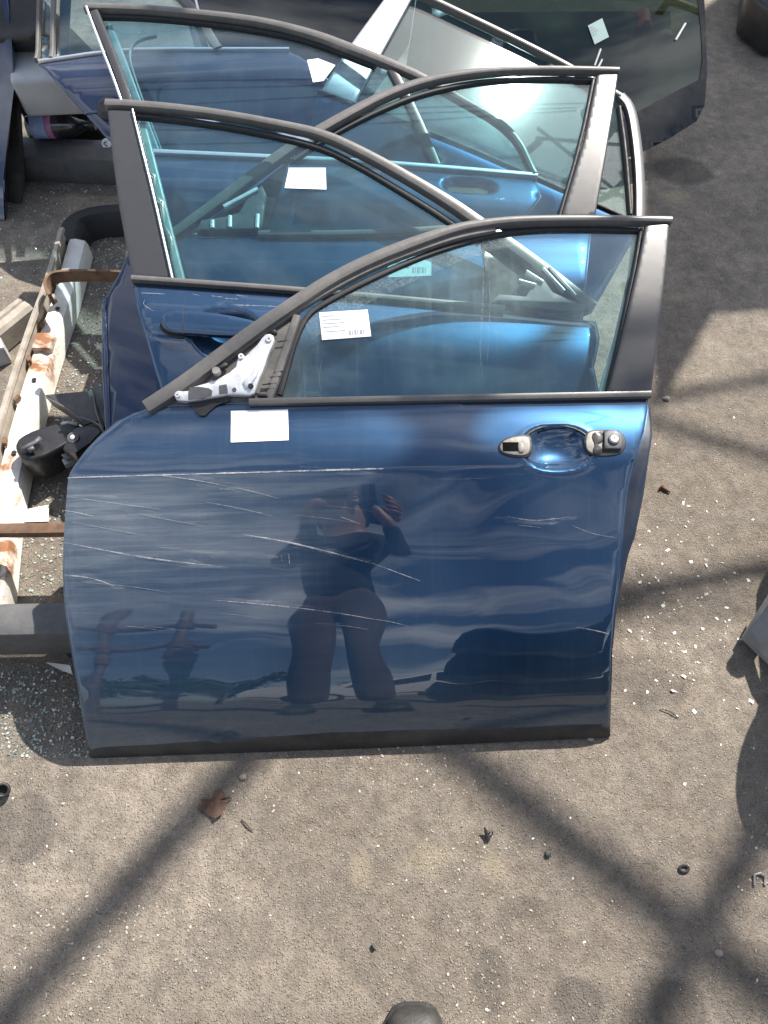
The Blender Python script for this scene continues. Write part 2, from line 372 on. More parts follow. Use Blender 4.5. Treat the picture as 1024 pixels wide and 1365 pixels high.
# ------------------------------------------------------------------ objects
def tag(o, label=None, cat=None, group=None, kind=None):
    if label: o['label'] = label
    if cat: o['category'] = cat
    if group: o['group'] = group
    if kind: o['kind'] = kind
    return o
def thing(name, label, cat, loc=(0, 0, 0), group=None):
    o = bpy.data.objects.new(name, None); COL.objects.link(o)
    o.location = Vector(loc); o.empty_display_size = .05
    return tag(o, label, cat, group)
def link(name, me, mat, parent=None, smooth=True, autos=None):
    if parent is not None:
        base = Vector(parent.location)
        if parent.parent is not None: base = base + Vector(parent.parent.location)
        me.transform(Matrix.Translation(-base))
    if mat is not None: me.materials.append(mat)
    for p in me.polygons: p.use_smooth = smooth
    if autos is not None:
        me.set_sharp_from_angle(angle=R(autos))
    o = bpy.data.objects.new(name, me); COL.objects.link(o)
    if parent is not None: o.parent = parent
    return o
def mesh_from(name, vs_, fs):
    me = bpy.data.meshes.new(name); me.from_pydata([tuple(v) for v in vs_], [], [tuple(f) for f in fs]); me.update(); return me
def bm_link(name, bm, mat, parent=None, smooth=False, autos=None):
    bmesh.ops.recalc_face_normals(bm, faces=bm.faces)
    me = bpy.data.meshes.new(name); bm.to_mesh(me); bm.free()
    return link(name, me, mat, parent, smooth, autos)
def reframe(o, base):
    """give a one-mesh thing its origin at its base"""
    base = Vector(base); o.data.transform(Matrix.Translation(-base)); o.location = base; return o

def add_prism(bm, pts, vec, bevel=0.0, seg=2):
    a = [bm.verts.new(p) for p in pts]; b = [bm.verts.new(Vector(p) + Vector(vec)) for p in pts]
    n = len(pts); fs = [bm.faces.new(a), bm.faces.new(list(reversed(b)))]
    for i in range(n): fs.append(bm.faces.new([a[i], b[i], b[(i + 1) % n], a[(i + 1) % n]]))
    if bevel:
        es = set(e for f in fs for e in f.edges)
        bmesh.ops.bevel(bm, geom=list(es), offset=bevel, segments=seg, profile=.6, affect='EDGES', clamp_overlap=True)
def add_box(bm, c, half, rot=None, bevel=0.0):
    m = rot.to_4x4() if rot is not None else Matrix()
    x, y, z = half
    vs_ = [bm.verts.new(Vector(c) + m @ Vector((sx * x, sy * y, sz * z))) for sz in (-1, 1) for sx, sy in ((-1, -1), (1, -1), (1, 1), (-1, 1))]
    fs = [bm.faces.new([vs_[i] for i in f]) for f in ((3, 2, 1, 0), (4, 5, 6, 7), (0, 1, 5, 4), (1, 2, 6, 5), (2, 3, 7, 6), (3, 0, 4, 7))]
    if bevel:
        bmesh.ops.bevel(bm, geom=list(set(e for f in fs for e in f.edges)), offset=bevel, segments=2, profile=.6, affect='EDGES', clamp_overlap=True)
def add_tube(bm, pts, r, seg=10, caps=True):
    pts = [Vector(p) for p in pts]; n = len(pts)
    rs = r if isinstance(r, (list, tuple)) else [r] * n
    rings = []; ref = None
    for i, p in enumerate(pts):
        t = (pts[min(i + 1, n - 1)] - pts[max(i - 1, 0)]).normalized()
        if ref is None:
            ref = Vector((0, 0, 1)) if abs(t.z) < .9 else Vector((1, 0, 0))
        a = (ref - t * ref.dot(t)).normalized(); ref = a; b = t.cross(a)
        rings.append([bm.verts.new(p + a * (math.cos(k / seg * 2 * math.pi) * rs[i]) + b * (math.sin(k / seg * 2 * math.pi) * rs[i])) for k in range(seg)])
    for i in range(n - 1):
        for k in range(seg):
            bm.faces.new([rings[i][k], rings[i][(k + 1) % seg], rings[i + 1][(k + 1) % seg], rings[i + 1][k]])
    if caps: bm.faces.new(list(reversed(rings[0]))); bm.faces.new(rings[-1])
def tube(name, pts, r, mat, parent=None, seg=10):
    bm = bmesh.new(); add_tube(bm, pts, r, seg); return bm_link(name, bm, mat, parent, True, 50)
def add_lathe(bm, prof, org, axis, seg=24):
    """prof: (distance along the axis, radius)"""
    axis = Vector(axis).normalized(); ref = Vector((0, 0, 1)) if abs(axis.z) < .9 else Vector((1, 0, 0))
    a = (ref - axis * ref.dot(axis)).normalized(); b = axis.cross(a); org = Vector(org); rings = []
    for h, r in prof:
        rings.append([bm.verts.new(org + axis * h + a * (math.cos(k / seg * 2 * math.pi) * max(r, 1e-4)) + b * (math.sin(k / seg * 2 * math.pi) * max(r, 1e-4))) for k in range(seg)])
    for i in range(len(rings) - 1):
        for k in range(seg): bm.faces.new([rings[i][k], rings[i][(k + 1) % seg], rings[i + 1][(k + 1) % seg], rings[i + 1][k]])
    bm.faces.new(list(reversed(rings[0]))); bm.faces.new(rings[-1])
def add_sweep(bm, path, sect):
    """path: list of (point, side vector, up vector); sect: list of (a, b) closed"""
    rings = [[bm.verts.new(p + s * a + u * b) for a, b in sect] for p, s, u in path]
    n = len(sect)
    for i in range(len(rings) - 1):
        for k in range(n): bm.faces.new([rings[i][k], rings[i][(k + 1) % n], rings[i + 1][(k + 1) % n], rings[i + 1][k]])
    bm.faces.new(list(reversed(rings[0]))); bm.faces.new(rings[-1])

# ------------------------------------------------------------------ curved door surface: u along the door, v up over its skin
PROFILE = [(0, 18), (.05, 25), (.15, 38), (.3, 48), (.45, 55), (.550, 56), (.560, 66), (.585, 74), (.62, 81), (.648, 85), (.665, 80), (.685, 67), (.72, 67), (1.1, 74), (1.3, 75)]
class Surf:
    def __init__(s, O, yaw, roll=0, prof=PROFILE, dl=0):
        s.O = np.array(O, float); y, r = R(yaw), R(roll)
        E = np.array([math.cos(y), math.sin(y), 0]); s.B = np.array([-math.sin(y), math.cos(y), 0]); Z = np.array([0, 0, 1.])
        s.E = E * math.cos(r) + Z * math.sin(r); s.Z = -E * math.sin(r) + Z * math.cos(r)
        ds = .002; s.ss = np.arange(-.08, 1.32, ds)
        s.k = np.radians(np.interp(s.ss, [p[0] for p in prof], [p[1] + dl for p in prof]))
        s.py = np.concatenate([[0], np.cumsum(np.sin(s.k))[:-1] * ds]); s.pz = np.concatenate([[0], np.cumsum(np.cos(s.k))[:-1] * ds])
        s.py -= s.py[40]; s.pz -= s.pz[40]            # v = 0 at the origin
    def pts(s, u, v, w):
        u, v, w = np.asarray(u, float), np.asarray(v, float), np.asarray(w, float)
        y = np.interp(v, s.ss, s.py); z = np.interp(v, s.ss, s.pz); k = np.interp(v, s.ss, s.k)
        return s.O + u[..., None] * s.E + (y - w * np.cos(k))[..., None] * s.B + (z + w * np.sin(k))[..., None] * s.Z
    def p(s, u, v, w=0): return Vector(s.pts(np.array([u]), np.array([v]), np.array([w]))[0])
    def nrm(s, v):
        k = float(np.interp(v, s.ss, s.k)); return Vector(-math.cos(k) * s.B + math.sin(k) * s.Z)
    def uv(s, px, py):
        d = ray(px, py); Mx = np.stack([s.E, s.B, s.Z]); c = Mx @ (EYEP - s.O); d = Mx @ d
        g = (s.py - c[1]) * d[2] - (s.pz - c[2]) * d[1]
        i = np.where(np.sign(g[:-1]) != np.sign(g[1:]))[0]
        if len(i) == 0: raise ValueError('no hit %s %s' % (px, py))
        i = i[0]; a = g[i] / (g[i] - g[i + 1]); v = s.ss[i] + a * .002
        yy = np.interp(v, s.ss, s.py); zz = np.interp(v, s.ss, s.pz)
        t = (yy - c[1]) / d[1] if abs(d[1]) > abs(d[2]) else (zz - c[2]) / d[2]
        return (float(c[0] + t * d[0]), float(v))
    def tr(s, pts):
        """pixel tuples -> (u, v); lists stay as [u, v]"""
        return [tuple(q) if isinstance(q, list) else s.uv(*q) for q in pts]

def smooth_closed(pts, it=1):
    for _ in range(it):
        o = []
        for i in range(len(pts)):
            a, b = pts[i], pts[(i + 1) % len(pts)]
            o += [(a[0] * .75 + b[0] * .25, a[1] * .75 + b[1] * .25), (a[0] * .25 + b[0] * .75, a[1] * .25 + b[1] * .75)]
        pts = o
    return pts
def smooth_open(pts, it=2):
    for _ in range(it):
        o = [pts[0]]
        for a, b in zip(pts[:-1], pts[1:]):
            o += [(a[0] * .75 + b[0] * .25, a[1] * .75 + b[1] * .25), (a[0] * .25 + b[0] * .75, a[1] * .25 + b[1] * .75)]
        pts = o + [pts[-1]]
    return pts
def densify(pts, g, closed=True):
    o = []; n = len(pts)
    for i in range(n if closed else n - 1):
        a, b = np.array(pts[i]), np.array(pts[(i + 1) % n]); k = max(1, int(math.ceil(np.linalg.norm(b - a) / g)))
        o += [tuple(a + (b - a) * j / k) for j in range(k)]
    if not closed: o.append(tuple(pts[-1]))
    return o
def seg_dist(P, poly, closed=True):
    P = np.asarray(P, float); poly = np.asarray(poly, float); d = np.full(len(P), 9.)
    n = len(poly)
    for i in range(n if closed else n - 1):
        a, b = poly[i], poly[(i + 1) % n]; ab = b - a; L = (ab ** 2).sum() + 1e-12
        t = np.clip(((P - a) @ ab) / L, 0, 1); d = np.minimum(d, np.hypot(*(P - a - t[:, None] * ab).T))
    return d
def inside(P, poly):
    P = np.asarray(P, float); poly = np.asarray(poly, float); r = np.zeros(len(P), bool); n = len(poly)
    x, y = P[:, 0], P[:, 1]
    for i in range(n):
        (x1, y1), (x2, y2) = poly[i], poly[(i + 1) % n]
        if y1 == y2: continue
        c = ((y1 > y) != (y2 > y)) & (x < (x2 - x1) * (y - y1) / (y2 - y1) + x1); r ^= c
    return r

def plate(name, S, poly, mat, parent, w=0.0, thick=.003, grid=.02, round_=0.0, holes=(), wf=None, lines=(), smooth=True, backmat=None, fine=None):
    """a piece cut out of the door surface: outline in (u, v), follows the curvature, has thickness and a rounded rim"""
    poly = densify(poly, grid); holes = [densify(h, grid * .6) for h in holes]
    loops = [poly] + holes
    P = np.array(poly); lo, hi = P.min(0), P.max(0)
    gx = np.arange(lo[0] + grid * .37, hi[0], grid); gy = np.arange(lo[1] + grid * .41, hi[1], grid)
    G = np.array([(x, y) for x in gx for y in gy]).reshape(-1, 2)
    if fine is not None:
        (fx0, fx1, fy0, fy1, fg) = fine
        G = G[~((G[:, 0] > fx0) & (G[:, 0] < fx1) & (G[:, 1] > fy0) & (G[:, 1] < fy1))] if len(G) else G
        F = np.array([(x, y) for x in np.arange(fx0, fx1, fg) for y in np.arange(fy0, fy1, fg)])
        G = np.concatenate([G, F])
    def bd(Q):
        d = seg_dist(Q, loops[0])
        for h in loops[1:]: d = np.minimum(d, seg_dist(Q, h))
        return d
    def ins(Q):
        r = inside(Q, loops[0])
        for h in loops[1:]: r &= ~inside(Q, h)
        return r
    if len(G):
        dg = bd(G); keep = ins(G) & (dg > max(round_ * 1.15, 0) + grid * .25)
        for L in lines: keep &= seg_dist(G, L, False) > grid * .3
        G = G[keep]
    extra = []
    if round_:
        for L in loops:
            L = np.array(L); t = np.roll(L, -1, 0) - np.roll(L, 1, 0); t /= np.linalg.norm(t, axis=1)[:, None] + 1e-9
            nn = np.stack([-t[:, 1], t[:, 0]], 1)
            for q in (.12, .4, 1.0):
                for sgn in (1, -1):
                    Q = L + nn * sgn * round_ * q; ok = ins(Q) & (np.abs(bd(Q) - round_ * q) < round_ * .06); extra.append(Q[ok])
    verts = []; edges = []
    for L in loops:
        b = len(verts); verts += [tuple(p) for p in L]; edges += [(b + i, b + (i + 1) % len(L)) for i in range(len(L))]
    for L in lines:
        L = [q for q in densify(L, grid, False) if ins(np.array([q]))[0] and bd(np.array([q]))[0] > 1e-4]
        if len(L) > 1:
            b = len(verts); verts += L; edges += [(b + i, b + i + 1) for i in range(len(L) - 1)]
    nfix = len(verts)
    for Q in extra + ([G] if len(G) else []): verts += [tuple(p) for p in Q]
    ov, oe, of, *_ = delaunay_2d_cdt([Vector((float(a), float(b))) for a, b in verts], edges, [], 0, 1e-5)
    V = np.array([(q.x, q.y) for q in ov]); F = np.array([f for f in of if len(f) == 3])
    cen = V[F].mean(1); F = F[ins(cen)]
    a2 = (V[F[:, 1], 0] - V[F[:, 0], 0]) * (V[F[:, 2], 1] - V[F[:, 0], 1]) - (V[F[:, 1], 1] - V[F[:, 0], 1]) * (V[F[:, 2], 0] - V[F[:, 0], 0])
    F = F[np.abs(a2) > 1e-11]; a2 = a2[np.abs(a2) > 1e-11]; F[a2 < 0] = F[a2 < 0][:, ::-1]
    d = bd(V); base = np.full(len(V), float(w))
    if wf is not None: base = base + wf(V[:, 0], V[:, 1])
    front = base.copy()
    if round_:
        q = np.clip(1 - d / round_, 0, 1); front = front - round_ * (1 - np.sqrt(np.maximum(0, 1 - q * q)))
    X = S.pts(V[:, 0], V[:, 1], front)
    vs_ = [tuple(x) for x in X]; fs = [tuple(int(i) for i in f) for f in F]; uvs = [tuple(q) for q in V]; mi = [0] * len(fs)
    nfront = len(fs)
    if thick:
        Y = S.pts(V[:, 0], V[:, 1], base - thick); off = len(vs_)
        vs_ += [tuple(y) for y in Y]; uvs += [tuple(q) for q in V]
        fs += [(int(f[2]) + off, int(f[1]) + off, int(f[0]) + off) for f in F]; mi += [1 if backmat else 0] * len(F)
        cnt = {}
        for f in F:
            for i in range(3):
                a, b = int(f[i]), int(f[(i + 1) % 3])
                if (b, a) in cnt: del cnt[(b, a)]
                else: cnt[(a, b)] = 1
        rim = {}
        def rv(i, side):
            if (i, side) not in rim:
                rim[(i, side)] = len(vs_); vs_.append(vs_[i] if side == 0 else vs_[i + off]); uvs.append(tuple(V[i]))
            return rim[(i, side)]
        for (a, b) in cnt:
            fs.append((rv(a, 0), rv(a, 1), rv(b, 1), rv(b, 0))); mi.append(0)
    me = mesh_from(name, vs_, fs)
    ul = me.uv_layers.new(name='UVMap')
    li = np.zeros(len(me.loops), int); me.loops.foreach_get('vertex_index', li)
    ul.data.foreach_set('uv', np.array(uvs)[li].ravel())
    o = link(name, me, mat, parent, smooth)
    if backmat: me.materials.append(backmat)
    if backmat: me.polygons.foreach_set('material_index', mi)
    return o

def moulding(name, S, line, mat, parent, width, height, w=0.0, lip=.0, flat=.55, sink=.004, smooth_it=2):
    """a rubber or metal strip swept along a line on the door surface; width may be one number or one per line point"""
    wd = width if isinstance(width, (list, tuple)) else [width] * len(line)
    pw = [(p[0], p[1], q) for p, q in zip(line, wd)]
    for _ in range(smooth_it):
        o = [pw[0]]
        for a, b in zip(pw[:-1], pw[1:]):
            o += [tuple(a[i] * .75 + b[i] * .25 for i in range(3)), tuple(a[i] * .25 + b[i] * .75 for i in range(3))]
        pw = o + [pw[-1]]
    # even spacing
    A = np.array(pw); seg = np.hypot(*(A[1:, :2] - A[:-1, :2]).T); cs = np.concatenate([[0], np.cumsum(seg)])
    n = max(3, int(cs[-1] / .012)); tt = np.linspace(0, cs[-1], n)
    U, Vv, W = (np.interp(tt, cs, A[:, i]) for i in range(3))
    tu, tv = np.gradient(U), np.gradient(Vv); L = np.hypot(tu, tv) + 1e-9; nu, nv = -tv / L, tu / L
    sect = [(-.5, -sink), (-.5, height * .35), (-.5 * flat - .12, height * .88), (-.5 * flat + .1, height), (.5 * flat - .1, height), (.5 * flat + .12, height * .88), (.5, height * .35), (.5, -sink)]
    rings = []
    vs_ = []; fs = []; m = len(sect)
    for i in range(n):
        for a, b in sect:
            vs_.append(tuple(S.pts(np.array([U[i] + nu[i] * a * W[i]]), np.array([Vv[i] + nv[i] * a * W[i]]), np.array([w + b]))[0]))
    for i in range(n - 1):
        for k in range(m): fs.append((i * m + k, i * m + (k + 1) % m, (i + 1) * m + (k + 1) % m, (i + 1) * m + k))
    fs.append(tuple(range(m - 1, -1, -1))); fs.append(tuple((n - 1) * m + k for k in range(m)))
    bm = bmesh.new(); bv = [bm.verts.new(v) for v in vs_]
    for f in fs: bm.faces.new([bv[i] for i in f])
    return bm_link(name, bm, mat, parent, True, 48)

def ribbon_marks(name, S, marks, mat, parent, w=.0006):
    """thin scratches, tapered at both ends; each mark = (uv points, width)"""
    bm = bmesh.new()
    for pts, wd in marks:
        pts = smooth_open(pts, 2); pts = densify(pts, .008, False); n = len(pts)
        ring = []
        for i, (u, v) in enumerate(pts):
            a, b = pts[max(0, i - 1)], pts[min(n - 1, i + 1)]; du, dv = b[0] - a[0], b[1] - a[1]; L = math.hypot(du, dv) + 1e-9
            k = wd * (math.sin(math.pi * min(1, (i + .15) / (n - .7))) ** .5) * random.uniform(.55, 1.15) * .5
            ring.append([bm.verts.new(S.p(u - dv / L * k, v + du / L * k, w)), bm.verts.new(S.p(u, v, w + .0003)), bm.verts.new(S.p(u + dv / L * k, v - du / L * k, w))])
        for i in range(n - 1):
            for j in (0, 1): bm.faces.new([ring[i][j], ring[i][j + 1], ring[i + 1][j + 1], ring[i + 1][j]])
    o = bm_link(name, bm, mat, parent, True); return o

def sticker(name, S, poly, parent, w, lines=(), mat=None, ink=None):
    """a paper label with its printed lines as thin ink sheets on it"""
    o = plate(name, S, poly, mat or M['paper'], parent, w=w, thick=.0006, grid=.03, smooth=False)
    if lines:
        bm = bmesh.new(); q = poly
        def bil(a, b):
            top = (q[0][0] * (1 - a) + q[1][0] * a, q[0][1] * (1 - a) + q[1][1] * a); bot = (q[3][0] * (1 - a) + q[2][0] * a, q[3][1] * (1 - a) + q[2][1] * a)
            return (top[0] * (1 - b) + bot[0] * b, top[1] * (1 - b) + bot[1] * b)
        for (x0, y0, x1, y1) in lines:
            bm.faces.new([bm.verts.new(S.p(*bil(a, b), w + .0005)) for a, b in ((x0, y1), (x1, y1), (x1, y0), (x0, y0))])
        me = bpy.data.meshes.new('print'); bm.to_mesh(me); bm.free()
        if o.parent: me.transform(Matrix.Translation(-Vector(o.parent.location)))
        me.materials.append(ink or M['ink']); c = bpy.data.objects.new('print', me); COL.objects.link(c); c.parent = o; c['kind'] = 'stuff'
    return o

def disc_bm(bm, S, u, v, w, r, h, seg=20, inner=0.0):
    n = S.nrm(v); c = S.p(u, v, w)
    if inner: add_lathe(bm, [(0, r), (h * .7, r), (h, r * .9), (h, inner), (h * .4, inner * .9)], c, n, seg)
    else: add_lathe(bm, [(0, r), (h * .7, r), (h, r * .86)], c, n, seg)

GROUPD = 'salvaged car doors leaning in a stack'
PRINT = ((.05, .12, .3, .17), (.05, .26, .42, .31), (.05, .40, .5, .44), (.05, .53, .36, .57), (.05, .7, .5, .73),
         (.56, .72, .60, .9), (.62, .72, .64, .9), (.67, .72, .71, .9), (.73, .72, .75, .9), (.78, .72, .83, .9), (.85, .72, .87, .9))

# ================================================================== the ground
def build_ground():
    bm = bmesh.new()
    for (x0, x1, y0, y1) in ((-400, 400, -400, 400),):
        bm.faces.new([bm.verts.new(p) for p in ((x0, y0, 0), (x1, y0, 0), (x1, y1, 0), (x0, y1, 0))])
    o = bm_link('ground', bm, M['ground']); o['kind'] = 'structure'
    o['label'] = 'worn grey brown asphalt yard'
build_ground()

# ================================================================== front door
def door_front():
    O = at(120, 1010); Q = at(812, 985); yaw = math.degrees(math.atan2(Q.y - O.y, Q.x - O.x))
    S = Surf(O, yaw); T = S.tr
    root = thing('car_door', 'scratched dark blue left car door with a bare mirror bracket, frontmost in the stack', 'car door', S.p(.5, 0), GROUPD)
    # --- handle bowl pressed into the skin, slight dents, and a sharp crease
    hc = S.uv(743, 596); hx, hy = .064, .044
    dents = [(S.uv(655, 575), .05, .028, .0016), (S.uv(225, 590), .09, .05, .0012), (S.uv(300, 720), .14, .07, .0016), (S.uv(760, 690), .08, .03, .001)]
    def wf(u, v):
        a = np.abs((u - hc[0]) / hx); b = (v - hc[1]) / hy
        r = (a ** 2.4 + np.abs(b) ** 2.4) ** (1 / 2.4)
        t = np.clip(1 - r * r, 0, 1) ** .85
        o = -.025 * t
        lip = np.exp(-((r - 1.06) / .10) ** 2); o = o + .0010 * lip
        o = o + .00035 * (np.sin(u * 31 + 2.1 * np.sin(v * 17)) * np.sin(v * 27 + 1.3 + 1.7 * np.sin(u * 13))) * np.clip(r - 1, 0, 1)
        for (c, rx, ry, h) in dents: o = o - h * np.exp(-((u - c[0]) / rx) ** 2 - ((v - c[1]) / ry) ** 2)
        return o
    body = T([(119, 1003), (112, 972), (104, 925), (97, 885), (91, 850), (86, 812), (83, 764), (84, 725), (87, 680), (90, 640), (93, 629), (96, 624), (116, 597), (136, 576), (155, 561),
              (178, 550), (205, 541), (332, 536), (600, 531), (864, 529), (865, 545), (860, 575), (851, 602), (843, 632), (837, 660), (833, 700), (828, 760), (821, 815), (817, 870), (815, 930), (813, 976)])
    crease = [(u, .555) for u in np.linspace(-.1, 1.2, 60)]
    plate('panel', S, body, M['paint_scuffed'], root, 0, .0022, .012, .006, wf=wf, lines=[crease], fine=(hc[0] - .08, hc[0] + .08, hc[1] - .055, hc[1] + .055, .003))
    # inner shell: shows as the dark flange past the rear edge
    shell = T([(122, 1006), (100, 885), (90, 800), (88, 720), (94, 640), (120, 600), (175, 556), (330, 542), (864, 524), (872, 540), (874, 575), (870, 606), (863, 660), (851, 718), (843, 740), (832, 790), (825, 830), (818, 900), (814, 982)])
    plate('inner_shell', S, shell, M['shell'], root, -.014, .028, .04, .006,
          holes=[[(hc[0] + hx * 1.12 * math.cos(t), hc[1] + hy * 1.15 * math.sin(t)) for t in np.linspace(0, 2 * math.pi, 28)[:-1]]])
    trimp = [(.07, .15), (.98, .15), (.99, .62), (.16, .62), (.07, .50)]
    plate('inner_trim', S, smooth_closed(trimp), M['trim'], root, -.044, .075, .06, .012)
    # black lower strip
    plate('sill_strip', S, T([(117, 997), (236, 990), (440, 976), (683, 969), (814, 964), (814, 983), (700, 988), (480, 999), (300, 1007), (121, 1016)]), M['sill'], root, .0016, .012, .03, .004)
    # --- window frame
    glass = T([(352, 540), (392, 430), (400, 414), (440, 388), (480, 368), (520, 349), (560, 332), (600, 318), (650, 306), (700, 299), (780, 297), (856, 299), (848, 350), (830, 430), (812, 500), (806, 532)])
    plate('glass', S, glass, M['glass_front'], root, -.012, .004, .03)
    plate('glass_run_channel', S, T([(800, 526), (823, 445), (842, 360), (848, 305), (858, 303), (852, 350), (832, 440), (812, 526)]), M['channel'], root, -.020, .005, .03)
    # dark ceramic/rubber lip inside the frame
    moulding('glass_seal', S, T([(372, 524), (401, 420), (440, 396), (480, 375), (520, 356), (562, 338), (605, 323), (650, 311), (700, 303), (776, 301), (853, 303)]), M['seal'], root, .011, .006, -.012)
    moulding('glass_seal', S, T([(856, 303), (848, 355), (831, 435), (811, 524)]), M['seal'], root, .008, .010, -.012)
    moulding('frame_strip', S, T([(196, 544), (244, 513), (295, 475), (346, 437), (400, 401), (440, 375), (495, 347), (558, 323), (612, 305), (660, 298), (700, 295), (780, 294), (894, 296)]),
             M['rubber'], root, [.030, .031, .031, .030, .028, .027, .026, .025, .020, .0165, .0155, .0150, .0145], .016, -.004)
    moulding('frame_groove', S, T([(200, 549), (250, 518), (300, 481), (350, 444), (404, 407), (444, 383), (498, 355), (560, 331), (612, 314), (660, 305)]), M['dustyplastic'], root, .012, .007, -.004)
    plate('pillar_cover', S, T([(859, 302), (892, 299), (888, 351), (883, 395), (877, 441), (868, 520), (866, 526), (809, 525), (832, 432), (850, 351)]), M['pillar'], root, .006, .010, .007, .004)
    moulding('belt_strip', S, T([(333, 537), (600, 532), (866, 527)]), M['rubber'], root, .0135, .009, .002)
    # --- corner plate, bracket for the missing mirror
    plate('corner_plate', S, T([(222, 541), (250, 522), (300, 485), (350, 448), (399, 414), (400, 421), (362, 530), (352, 537), (300, 541)]), M['dustyplastic'], root, -.006, .006, .02)
    moulding('corner_rib', S, T([(396, 420), (378, 476), (358, 531)]), M['dustyplastic'], root, .016, .008, -.006)
    for (a, b) in (((365, 497), (378, 495)), ((360, 503), (375, 502)), ((350, 513), (369, 511)), ((347, 519), (366, 518)), ((370, 456), (384, 454))):
        A, B = S.uv(*a), S.uv(*b); tube('plate_rib', [S.p(*A, .001), S.p(*B, .001)], .0012, M['seal'], root, 6)
    k = 4.452
    br = [(200 + x / k, 400 + y / k) for x, y in ((150, 572), (160, 553), (180, 548), (205, 552), (240, 548), (270, 524), (340, 505), (400, 486), (440, 462), (480, 440), (515, 408), (524, 370), (530, 342), (552, 336), (572, 348),
          (600, 318), (640, 280), (668, 240), (690, 218), (715, 214), (735, 225), (744, 245), (733, 285), (715, 320), (702, 352), (680, 420), (655, 480), (636, 530), (628, 565), (600, 577), (560, 575), (520, 572), (470, 572), (380, 588), (300, 602), (235, 612), (200, 612), (165, 604))]
    bo = plate('mirror_bracket', S, T(br), M['silver'], root, .012, .014, .012, .003)
    def on(pts): return [(200 + x / k, 400 + y / k) for x, y in pts]
    plate('bracket_recess', S, T(on([(245, 532), (300, 528), (360, 538), (378, 552), (374, 582), (320, 598), (270, 602), (238, 606), (238, 560)])), M['greyplastic'], bo, .0135, .003, .02)
    plate('bracket_recess', S, T(on([(418, 522), (462, 514), (468, 540), (470, 568), (420, 572)])), M['greyplastic'], bo, .0135, .003, .02)
    plate('bracket_rib', S, T(on([(560, 500), (600, 470), (640, 400), (660, 410), (640, 470), (600, 530), (575, 540)])), M['silver'], bo, .016, .005, .01, .002)
    for (x, y, r, h, mt, inn) in ((174, 578, .0052, .004, 'silver', .0018), (711, 249, .0060, .004, 'silver', .0020), (548, 350, .0055, .004, 'silver', .0022), (405, 443, .0078, .012, 'steel', 0), (605, 525, .0050, .006, 'seal', 0), (508, 545, .004, .003, 'greyplastic', 0)):
        bm = bmesh.new(); u, v = S.uv(200 + x / k, 400 + y / k); disc_bm(bm, S, u, v, .011, r, h, 16, inn)
        bm_link('screw', bm, M[mt], bo, True, 40)
    for c0 in ([(395, 402), (420, 398), (448, 378), (466, 386), (462, 402), (440, 412), (424, 420), (410, 412)], [(628, 558), (690, 566), (700, 572), (694, 584), (640, 580)], [(716, 190), (742, 182), (756, 196), (752, 214), (724, 210)]):
        plate('clip', S, T(on(c0)), M['seal'], bo, .010, .010, .01, .002)
    plate('bracket_foot', S, T(on([(230, 612), (300, 604), (470, 576), (480, 600), (400, 626), (360, 660), (330, 690), (300, 690), (262, 650)])), M['seal'], root, .0035, .004, .02)
    # --- handle
    q = 3.938
    def hn(pts): return [(640 + x / q, 540 + y / q) for x, y in pts]
    g1 = plate('handle_gasket', S, T(hn(smooth_closed([(92, 222), (108, 190), (150, 168), (205, 158), (262, 154), (276, 200), (270, 265), (240, 279), (180, 276), (125, 264), (100, 246)]))), M['seal'], root, .0020, .004, .01, .0015)
    plate('handle_base', S, T(hn(smooth_closed([(102, 222), (116, 195), (155, 177), (205, 168), (250, 168), (264, 200), (258, 250), (235, 268), (182, 266), (132, 256), (110, 244)]))), M['beige'], g1, .0040, .004, .01, .0015)
    plate('slot', S, T(hn([(116, 200), (200, 200), (200, 246), (118, 246)])), M['black'], g1, .0047, .002, .02)
    plate('stop_block', S, T(hn(smooth_closed([(196, 205), (228, 205), (232, 252), (204, 256), (198, 240)]))), M['beige'], g1, .0065, .004, .01, .002)
    g2 = plate('lock_gasket', S, T(hn(smooth_closed([(540, 180), (565, 138), (600, 130), (690, 130), (745, 146), (768, 185), (762, 232), (728, 264), (650, 272), (590, 270), (552, 246)]))), M['seal'], root, .0022, .005, .01, .002)
    plate('lock_base', S, T(hn(smooth_closed([(550, 182), (572, 142), (640, 140), (636, 264), (594, 262), (556, 240)]))), M['beige'], g2, .0052, .004, .01, .0015)
    plate('lock_lever', S, T(hn(smooth_closed([(588, 150), (640, 150), (642, 200), (610, 214), (634, 226), (634, 262), (590, 262), (586, 240), (600, 215), (582, 180)]))), M['blackplastic'], g2, .0066, .003, .01, .001)
    plate('lock_housing', S, T(hn([(646, 142), (725, 142), (742, 190), (738, 236), (646, 236)])), M['greyplastic'], g2, .0085, .007, .01, .002)
    bm = bmesh.new(); u, v = S.uv(640 + 695 / q, 540 + 190 / q); disc_bm(bm, S, u, v, .0085, .0100, .0035, 28, .0078); bm_link('lock_ring', bm, M['greyplastic'], g2, True, 40)
    bm = bmesh.new(); disc_bm(bm, S, u, v, .0090, .0074, .0045, 26); lk = bm_link('lock_cylinder', bm, M['silver'], g2, True, 40)
    plate('keyhole', S, [(u - .0008, v - .0032), (u + .0008, v - .0032), (u + .0008, v + .0032), (u - .0008, v + .0032)], M['seal'], g2, .01385, .0006, .01)
    moulding('bowl_rim', S, [(hc[0] + hx * 1.0 * math.cos(t), hc[1] + hy * 1.02 * math.sin(t)) for t in np.linspace(R(28), R(152), 22)], M['seal'], root, .0035, .0016, -.002)
    # --- labels, scratches, dirt
    tag(sticker('paper_label', S, T([(308, 548), (384, 546), (385, 587), (308, 590)]), root, .0012, ((.62, .76, .64, .84), (.3, .02, .5, .04))), 'blank white label under the mirror bracket')
